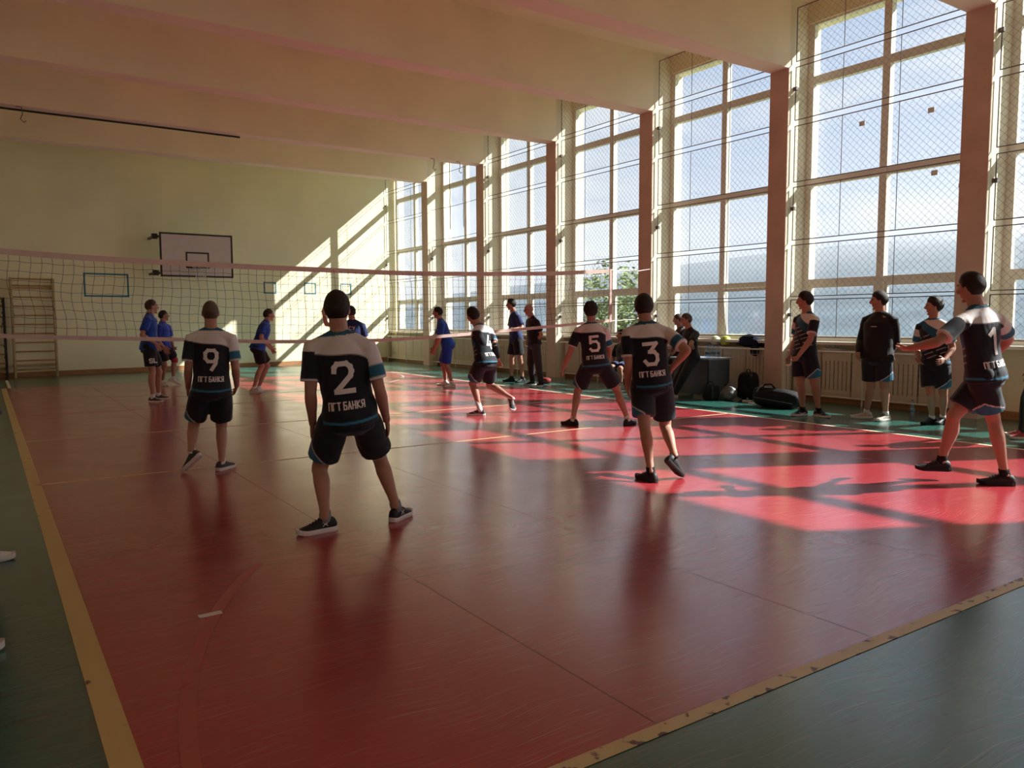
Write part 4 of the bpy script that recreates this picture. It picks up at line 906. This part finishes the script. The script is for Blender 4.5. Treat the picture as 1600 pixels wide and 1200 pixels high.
        mb.tube([tuple(p), tuple(p+d1*.042*s), tuple(p+d1*.042*s+d2*.036*s)], [.0125*s, .0105*s, .0075*s], 8)
        hands.append(remesh(mb, 0.0042 if near else 0.0055, 1))
    bm_ = joined([body, head]+hands)
    V = co(bm_); sk = np.tile(np.array(skin), (len(V), 1))
    rel = (V-HD)@Rm.T/hs
    inh = (np.abs(rel[:, 0]) < .1) & (np.abs(rel[:, 1]) < .14) & (rel[:, 2] > -.14)
    def spot(c, r, colr, k=1.0):
        w = np.exp(-(((np.abs(rel[:, 0])-c[0])/r[0])**2+((rel[:, 2]-c[2])/r[2])**2))*(rel[:, 1] > c[1])*inh*k
        sk[:] = sk*(1-w[:, None])+np.array(colr)*w[:, None]
    spot((.031, .06, .031), (.018, 0, .005), hair, .8)          # brows
    spot((.032, .06, .012), (.012, 0, .006), (.05, .03, .025), .85)   # eyes in their sockets
    spot((0, .08, -.066), (.022, 0, .007), np.array(skin)*np.array((.85, .6, .6)), .8)
    finish(bm_, 'body', 'skin', base, e, np.clip(sk, 0, 1))
    for m in [body, head]+hands: bpy.data.meshes.remove(m)
    # ---------------- hair
    if hairt > 0:
        dirs, hfac = sphere_dirs(44, 32); P = head_local(dirs)
        y = dirs[:, 1]; fq = (y+1)/2
        line = np.interp(fq, [0, .3, .46, .56, .66, .78, .9, 1], [-.76, -.62, -.26, -.22, .0, .26, .40, .44])
        zz = P[:, 2]/0.118
        mk = sstep(0, .14, zz-line); up_m = sstep(.05, .75, zz-line)
        rng = np.random.RandomState(len(label)); nz_ = sum(np.sin(dirs@rng.uniform(-14, 14, 3)+rng.uniform(0, 6)) for _ in range(7))/7
        th = np.where(mk > 0, -0.010+mk*(0.010+hairt*(0.22+0.78*up_m)*(1+curly*nz_)+.002*nz_), -.012)
        P = P+dirs*th[:, None]
        hm = bpy.data.meshes.new('hair'); hm.from_pydata((HD+P*hs@Rm).tolist(), [], hfac); hm.update()
        hc = np.clip(np.array(hair)[None, :]*(1+.25*nz_[:, None]), 0, 1)
        finish(hm, 'hair', 'hair', base, e, hc)
    # ---------------- shirt
    kind, scol = shirt
    long_ = kind == 'sweat'; mb = MB()
    hem = -0.05 if kind != 'sweat' else -0.06
    loft(mb, [tor(hem, .201, .163, -.008), tor(.02, .190, .150, -.008), tor(.12, .174, .128), tor(.22, .172, .124, .002), tor(.32, .180, .128, .004), tor(.41, .184, .122, .003), tor(.475, .145, .095), tor(.52, .085, .075), tor(.555, .064, .064)], 24)
    sl = {}
    for Sd in 'LR':
        S_, E_, W_ = (J[Sd+c] for c in 'SEW')
        limb(mb, NK+sp*.004*s, S_-sp*.010*s, [(0, .062*s), (.5, .060*s), (1, .063*s)], up, 12)
        ellip(mb, S_-sp*.012*s, (sp*.062*s, latS*.060*s, fS*.070*s))
        if long_:
            limb(mb, S_, E_, [(-.1, .06*s), (.2, .066*s), (.6, .060*s), (1, .054*s)], F); ellip(mb, E_, (up*.060*s, latS*.060*s, F*.060*s))
            limb(mb, E_, W_, [(-.05, .058*s), (.5, .052*s), (.85, .046*s), (.86, .040*s), (.97, .038*s)], F)
        else:
            limb(mb, S_, E_, [(-.12, .054*s), (.12, .066*s), (.4, .069*s), (.74, .070*s)], F, 16)
    sm = remesh(mb, 0.0085 if near else 0.011, 3)
    V = co(sm); N_ = normals(sm)
    rel = V-PE; t_ = rel@sp/(TL/0.53); u_ = rel@latS; w_ = rel@fS
    rng = np.random.RandomState(abs(hash(key)) % 1000 if False else sum(map(ord, key)))
    # soft folds: draped across the waist and around the sleeves
    fold = np.zeros(len(V))
    for _ in range(9):
        k1 = rng.uniform(10, 34); k2 = rng.uniform(-26, 26); k3 = rng.uniform(-14, 14)
        fold += np.sin(k1*(t_*1.1+.25*u_)+k2*u_+k3*w_+rng.uniform(0, 6.28)+1.4*np.sin(u_*14+rng.uniform(0, 6)))
    fold = np.sign(fold)*np.abs(fold/9)**0.8
    amp = (0.004+0.007*sstep(.40, .02, t_))*s
    V = V+N_*(fold*amp)[:, None]; setco(sm, V)
    C_ = np.tile(np.array(scol), (len(V), 1)); arm = {}
    for Sd in 'LR':
        S_, E_ = J[Sd+'S'], J[Sd+'E']; d = nrm(E_-S_); L = np.linalg.norm(E_-S_); q = (V-S_)@d/L; rad = np.linalg.norm(V-S_-np.outer((V-S_)@d, d), axis=1)
        uu = u_ if Sd == 'L' else -u_; side = (uu > .172*s) | ((uu > .02) & (np.abs(w_) > .16*s))
        arm[Sd] = (q, (rad < .10*s) & (q > .10) & (q < .82) & side)
    colr = (t_ > .535)
    if kind == 'jersey':
        C_[:] = BLK
        def lay(m, c):
            m = np.clip(np.asarray(m, float), 0, 1)[:, None]; C_[:] = C_*(1-m)+np.array(c)*m
        e_ = .006
        front = sstep(-.005, .02, w_)
        yf = .47-.10*(u_/(.18*s)); yb_ = .415-.06*(np.clip(-u_, 0, 1)/.19)**3+.02*(np.clip(u_, 0, 1)/.19)**2
        cf = .36-.14*(u_/(.18*s))
        lay(front*sstep(-e_, e_, t_-cf), TEAL*.8)
        for k in range(6):
            dd = np.abs(t_-(.05+.058*k)-.30*u_/s-.5*u_*u_)
            lay(front*(1-sstep(.002, .008, dd))*(t_ < cf)*(t_ > .03)*.75*(np.sin(u_*40+k*1.7) > -.75), WHT*.8)
        lay(np.where(w_ > .01, sstep(-e_, e_, t_-yf), sstep(-e_, e_, t_-yb_)), WHT)
        q, a = arm['R']; lay(a*1.0, WHT); lay(a*sstep(.40, .45, q), TEAL)
        q, a = arm['L']; lay(a*1.0, BLK)
        for Sd in 'LR':
            q, a = arm[Sd]; lay(a*sstep(.675, .705, q), WHT)
        hc_ = -.028+.45*(np.abs(u_)/s)**2
        lay((1-sstep(.005, .011, np.abs(t_-hc_)))*(w_ < .05), TEAL*1.5)
        lay(colr, TEAL*.7)
    elif kind == 'tee':
        C_[colr] = np.array(scol)*.8
        for Sd in 'LR':
            q, a = arm[Sd]; C_[a & (q > .70)] = np.array(scol)*.85
    so = finish(sm, 'shirt', 'cloth', base, e, np.clip(C_, 0, 1))
    if num or text:
        vv = [tuple(x) for x in V]; bvh = BVHTree.FromPolygons(vv, [tuple(p.vertices) for p in sm.polygons])
        back = kind != 'sweat'
        ex = -latS if back else latS; view = fS if back else -fS
        if kind == 'sweat': ex = latS; view = -fS
        if num: decal('jersey_number', bvh, base, so, lettering(num, .115*s, .225*s, .02, .034*s), PE+sp*(.265*TL/.53), ex, sp, view, 'print_white', .005)
        if text:
            tx, cw, chh, tz, sw_ = text
            decal('lettering', bvh, base, so, lettering(tx, cw*s, chh*s, cw*.32*s, sw_*s), PE+sp*(tz*TL/.53), ex, sp, view, 'print_white', .005)
    # ---------------- shorts or trousers
    kind, lcol = legs; mb = MB()
    loft(mb, [tor(-.13, .09, .08), tor(-.09, .17, .128, -.012), tor(-.02, .176, .132, -.014), tor(.05, .160, .116, -.006), tor(.10, .150, .105)], 22)
    for Sd in 'LR':
        H_, K_, A_ = (J[Sd+c] for c in 'HKA'); kd = nrm(K_-(H_+A_)/2+F*0.04)
        ellip(mb, H_, (up*.105*s, latH*.098*s, F*.112*s))
        if kind == 'trousers':
            limb(mb, H_, K_, [(-.1, .09*s), (.1, .107*s), (.5, .094*s), (1, .080*s)], kd, 16); ellip(mb, K_, (up*.079*s, latH*.079*s, F*.079*s))
            limb(mb, K_, A_, [(-.05, .078*s), (.3, .075*s), (.7, .064*s), (1.0, .060*s)], kd, 16)
        else:
            limb(mb, H_, K_, [(-.12, .085*s), (.1, .110*s), (.4, .113*s), (.76 if kind != 'long' else .92, .112*s)], kd, 18)
    lm = remesh(mb, 0.0085 if near else 0.011, 3); V = co(lm); N_ = normals(lm)
    fold = np.zeros(len(V))
    for _ in range(8): fold += np.sin((V-PE)@(rng.normal(0, 1, 3)*np.array((1, 1, .5)))*rng.uniform(14, 30)+rng.uniform(0, 6))
    V = V+N_*(fold/8*.008*s)[:, None]; setco(lm, V)
    C_ = np.tile(np.array(lcol), (len(V), 1))
    if kind == 'team':
        H_, K_ = J['LH'], J['LK']; d = nrm(K_-H_); L = np.linalg.norm(K_-H_); rel = V-H_; q = rel@d; rad = rel-np.outer(q, d)
        lo = latH-d*(latH@d); lo = nrm(lo); fo = np.cross(lo, -d); th = np.abs(np.arctan2(rad@fo, rad@lo)); h = .76*L-q
        mine = (V@latH > (PE@latH)) & (np.linalg.norm(rad, axis=1) < .15*s) & (q > .25*L)
        lim = .125*s*(1-th/1.75)
        C_[mine & (h < lim)] = WHT*.85; C_[mine & (h < lim-.013)] = TEAL*1.15
    lo_ = finish(lm, 'trousers' if kind == 'trousers' else 'shorts', 'cloth', base, e, np.clip(C_, 0, 1))
    # ---------------- socks, shoes
    for Sd, sg in (('L', 1), ('R', -1)):
        K_, A_, T_ = (J[Sd+c] for c in 'KAT'); ad = nrm(K_-A_)
        if sock:
            mb = MB(); loft(mb, [(A_-ad*.03*s, F*.040*s, np.cross(ad, F)*.040*s), (A_+ad*.01*s, F*.041*s, nrm(np.cross(ad, F))*.041*s), (A_+ad*sockh*s, F*(.043 if sockh > .1 else .040)*s, nrm(np.cross(ad, F))*(.043 if sockh > .1 else .040)*s)], 14)
            mb.v = [tuple(np.array(p)-base) for p in mb.v]; mb.build('sock', sock, e, True)
        f = T_-A_; fh = np.array((f[0], f[1], 0.0))
        fh = nrm(fh) if np.linalg.norm(fh) > .04 else F
        e2 = np.cross(up, fh); ang = math.atan2(f[2], f@fh)+math.atan2(.055, .2)
        if abs(ang) < .12: ang = 0
        e1 = fh*math.cos(ang)+up*math.sin(ang); e3 = -fh*math.sin(ang)+up*math.cos(ang)
        O = A_-e3*.09*s
        if abs(ang) == 0: O[2] = max(O[2], 0.001) if O[2] > .03 else 0.001
        low = min((O+e1*.2*s)[2], (O-e1*.07*s)[2])
        if low < 0.05: O = O+up*(0.001-low)
        def sp_(x, y, z): return O+(e1*x+e2*y+e3*z)*s-base
        st = [(-.078, .012, .03), (-.072, .026, .07), (-.055, .034, .092), (-.02, .037, .098), (.02, .036, .098), (.055, .037, .086), (.09, .041, .068), (.125, .045, .056), (.16, .043, .048), (.185, .033, .040), (.200, .014, .028)]
        ub = MB(); V = []; Fc = []; n = 14
        for x, hwd, top in st:
            for k in range(n):
                a = 2*math.pi*k/n; cx, cz = math.cos(a), math.sin(a)
                V.append(tuple(sp_(x, hwd*np.sign(cx)*abs(cx)**.7*(1-.25*max(0, cz)), .012+(top-.012)*(.5+.5*np.sign(cz)*abs(cz)**.8))))
        for i in range(len(st)-1):
            for k in range(n): Fc.append((i*n+k, i*n+(k+1) % n, (i+1)*n+(k+1) % n, (i+1)*n+k))
        Fc += [tuple(range(n-1, -1, -1)), tuple((len(st)-1)*n+k for k in range(n))]
        ub.add(V, Fc); sh = ub.build('shoe', shoe, e, True)
        sb = MB(); V = []; Fc = []
        so_ = [(-.082, .010), (-.076, .026), (-.05, .039), (0, .040), (.05, .041), (.10, .047), (.14, .049), (.17, .044), (.192, .030), (.204, .010)]
        for x, hwd in so_:
            spring = .012*max(0, (x-.12)/.08)**2+.006*max(0, (-.05-x)/.03)
            for y, z in ((-hwd*.93, 0), (hwd*.93, 0), (hwd*1.03, .016), (hwd*.97, .032), (-hwd*.97, .032), (-hwd*1.03, .016)): V.append(tuple(sp_(x, y, z+spring)))
        for i in range(len(so_)-1):
            for k in range(6): Fc.append((i*6+k, i*6+(k+1) % 6, (i+1)*6+(k+1) % 6, (i+1)*6+k))
        Fc += [tuple(range(5, -1, -1)), tuple((len(so_)-1)*6+k for k in range(6))]
        sb.add(V, Fc); sb.build('sole', sole, sh)
        lb = MB()
        for x, zt in ((.045, .094), (.065, .086), (.085, .076), (.105, .067)):
            lb.tube([tuple(sp_(x, -.022, zt-.012)), tuple(sp_(x+.004, 0, zt+.002)), tuple(sp_(x, .022, zt-.012))], .0035*s, 5)
        lb.build('laces', 'shoe_dark' if shoe != 'shoe_dark' else 'shoe_white', sh)
        if key in ('n2', 's15', 'n4'):
            for yy in (-1, 1):
                lb = MB()
                for (xa, za, xb_, zb_) in ((.0, .045, .018, .062), (.018, .062, .036, .045), (.0, .072, .018, .055), (.018, .055, .036, .072)) if key == 'n2' else ((-.02, .05, .05, .036), (.05, .036, .10, .056)):
                    lb.tube([tuple(sp_(xa, yy*.0385, za)), tuple(sp_(xb_, yy*.0395, zb_))], .003*s, 5)
                lb.build('side_mark', 'print_white', sh)
    for ex_ in extra:
        mb = MB()
        if ex_ == 'elbow_sleeve':
            limb(mb, J['RE'], J['RW'], [(-.1, .050*s), (.1, .052*s), (.5, .047*s), (.85, .037*s)], F); limb(mb, J['RE'], J['RS'], [(0, .050*s), (.12, .050*s)], F); nm_, mm = 'elbow_sleeve', 'sleeve_black'
        elif ex_ == 'knee_pad':
            limb(mb, J['LH'], J['LK'], [(.72, .082*s), (1.02, .076*s)], F); limb(mb, J['LK'], J['LA'], [(-.05, .076*s), (.12, .068*s)], F); nm_, mm = 'knee_pad', 'knee_pad_red'
        elif ex_ == 'headband':
            pts = []
            for k in range(25):
                a = 2*math.pi*k/24; pts.append(tuple(hw_((.093*math.cos(a), .112*math.sin(a)-.006, .055+.022*math.sin(a)))))
            mb.tube(pts, .008*s, 6, False); nm_, mm = 'headband', 'print_white'
        elif ex_ == 'shorts_mark':
            Q = lettering('SL', .055, .09, .02, .018)
            H_, K_ = J['RH'], J['RK']; vv = [tuple(x) for x in co(lm)+base]; bvh = BVHTree.FromPolygons(vv, [tuple(p.vertices) for p in lm.polygons])
            d = nrm(K_-H_); vw = nrm(np.cross(d, F)); vw = vw if vw@latH > 0 else -vw
            decal('lettering', bvh, base, lo_, Q, H_+d*.24*s+F*.03, nrm(np.cross(vw, -d))*(1 if np.cross(vw, -d)@F > 0 else -1), -d, vw, 'print_white', .005); continue
        elif ex_ == 'chest_mark':
            continue
        mb.v = [tuple(np.array(p)-base) for p in mb.v]; mb.build(nm_, mm, e, True)
    return e

# poses of the two bystanders whose shoes show at the left picture edge
def stand_pose(x, y, H, face):
    s = H/1.78; F = np.array((math.cos(face), math.sin(face), 0)); L = np.array((-F[1], F[0], 0)); B = np.array((x, y, 0.0)); J = []
    spec = dict(PE=(0, 0, .93), NK=(-.02, 0, 1.46), HD=(.02, 0, 1.66))
    for Sd, q in (('L', 1), ('R', -1)):
        spec.update({Sd+'S': (-.02, .185*q, 1.42), Sd+'E': (-.05, .24*q, 1.14), Sd+'W': (.03, .25*q, .89), Sd+'M': (.06, .25*q, .73), Sd+'H': (0, .095*q, .92), Sd+'K': (.03-(.11 if q > 0 else 0), .11*q, .49), Sd+'A': (-.02-(.27 if q > 0 else 0), .12*q, .09), Sd+'T': (.18-(.27 if q > 0 else 0), .13*q, .035)})
    for k in JN:
        a, b, c = spec[k]; p = B+F*a*s+L*b*s; J.append([p[0], p[1], c*s])
    return dict(H=H, F=[F[0], F[1]], hf=[F[0], F[1]], J=J)
POSES['edge1'] = stand_pose(-0.405, -5.31, 1.78, 0.0); POSES['edge2'] = stand_pose(-0.49, -6.86, 1.76, 0.0)

TB = ('ПГТ БАНКЯ', .022, .056, .085, .0085)
BLUE = (0.012, 0.055, 0.33); NAVY = (0.014, 0.03, 0.115); JET = (0.010, 0.011, 0.013)
tm = 'players in dark jerseys with a white shoulder yoke'; bt = 'players in blue shirts beyond the net'; wt = 'people standing by the window wall'
J_ = ('jersey', BLK)
person('n2', 'player number 2 in dark jersey crouching wide legged nearest the camera', tm, J_, ('team', BLK), 'shoe_black', 'sock_grey', num='2', text=TB, near=True, hairt=.018)
person('n9', 'player number 9 in dark jersey with shaven head standing upright', tm, J_, ('team', BLK), 'shoe_dark', 'sock_white', hair=(.10, .065, .045), hairt=.005, num='9', text=TB, near=True)
person('n3', 'player number 3 in dark jersey standing with right hand on hip', tm, J_, ('team', BLK), 'shoe_black', 'sock_black', num='3', text=TB, sole='sole_black', near=True, hairt=.022)
person('n5', 'player number 5 in dark jersey with curly hair and legs spread wide', tm, J_, ('team', BLK), 'shoe_black', 'sock_white', num='5', text=TB, sole='sole_black', near=True, hairt=.03, curly=.5)
person('n1', 'dark jersey player striding at the right with left arm stretched out', tm, J_, ('team', BLK), 'shoe_black', 'sock_black', num='1', text=TB, sole='sole_black', near=True, hairt=.018)
person('n4', 'running player number 4 in dark jersey with black elbow sleeve and long white socks', tm, J_, ('team', BLK), 'shoe_dark', 'sock_white', num='4', text=TB, sockh=.17, extra=('elbow_sleeve',), hairt=.022)
person('s15', 'player in dark striped jersey front standing beside the pillar looking left', wt, J_, ('team', BLK), 'shoe_black', 'sock_black', near=True, hairt=.022)
person('s16', 'stocky player in black sweatshirt and pale shoes by the radiator', wt, ('sweat', JET), ('team', BLK), 'shoe_beige', 'sock_white', text=('~~~', .02, .02, .36, .008), near=True, bulk=1.12, hairt=.02)
person('s17', 'shorter striped jersey player behind the outstretched arm, hand on hip', wt, J_, ('team', BLK), 'shoe_black', 'sock_white', near=True, sole='sole_black', hairt=.026, curly=.3)
person('cut', 'person in dark trousers and red shoes cut off by the right picture edge', wt, J_, ('trousers', JET), 'shoe_red', 'sock_black')
person('A', 'blue shirt player in black lettered shorts standing sideways at the left', bt, ('tee', BLUE), ('shorts', JET), 'shoe_dark', 'sock_white', hair=(.07, .045, .03), hairt=.014, hpitch=8, extra=('shorts_mark',))
person('B', 'blue shirt player with red knee pad lifting one leg', bt, ('tee', (.02, .045, .36)), ('shorts', JET), 'shoe_white', 'sock_white', hpitch=12, extra=('knee_pad',), skin=(.33, .16, .11))
person('C', 'blue shirt player in black shorts leaning forward before the sunlit wall', bt, ('tee', BLUE), ('shorts', JET), 'shoe_white', 'sock_white', hair=(.05, .033, .022), hairt=.014, hpitch=6)
person('D', 'player in blue shirt and blue shorts leaning forward facing left', bt, ('tee', (.012, .07, .40)), ('long', (.012, .055, .38)), 'shoe_white', 'sock_white', hpitch=4)
person('man6', 'player in navy lettered shirt half hidden behind the head of number 2', bt, ('tee', NAVY), ('shorts', JET), 'shoe_white', 'sock_white', text=('СУ', .05, .075, .40, .012))
person('coach', 'tall man in navy shirt and black shorts with folded arms', wt, ('tee', NAVY), ('shorts', JET), 'shoe_black', 'sock_black', sole='sole_black', hairt=.02)
person('bald', 'bald man in black shirt and dark trousers beside the pillar', wt, ('tee', JET), ('trousers', (.035, .03, .033)), 'shoe_black', 'sock_black', hairt=0)
person('seat', 'seated player in black shirt with white headband on the bench', wt, ('tee', JET), ('shorts', NAVY), 'shoe_white', 'sock_white', extra=('headband',))
person('lean', 'man in black shirt and trousers leaning back against the grey table', wt, ('tee', JET), ('trousers', JET), 'shoe_white', 'sock_black', hair=(.09, .065, .05), hairt=.012)
person('lean2', 'man in profile half hidden behind the leaning man', wt, ('tee', (.05, .035, .035)), ('trousers', JET), 'shoe_black', 'sock_black', hairt=.012, hair=(.07, .05, .04))
person('edge1', 'farther bystander whose white shoe shows at the left picture edge', 'bystanders by the left sideline', ('tee', JET), ('trousers', (.03, .03, .04)), 'shoe_white', 'sock_white')
person('edge2', 'nearer bystander whose white shoe tip shows at the lower left edge', 'bystanders by the left sideline', ('tee', JET), ('trousers', (.03, .03, .04)), 'shoe_white', 'sock_white')
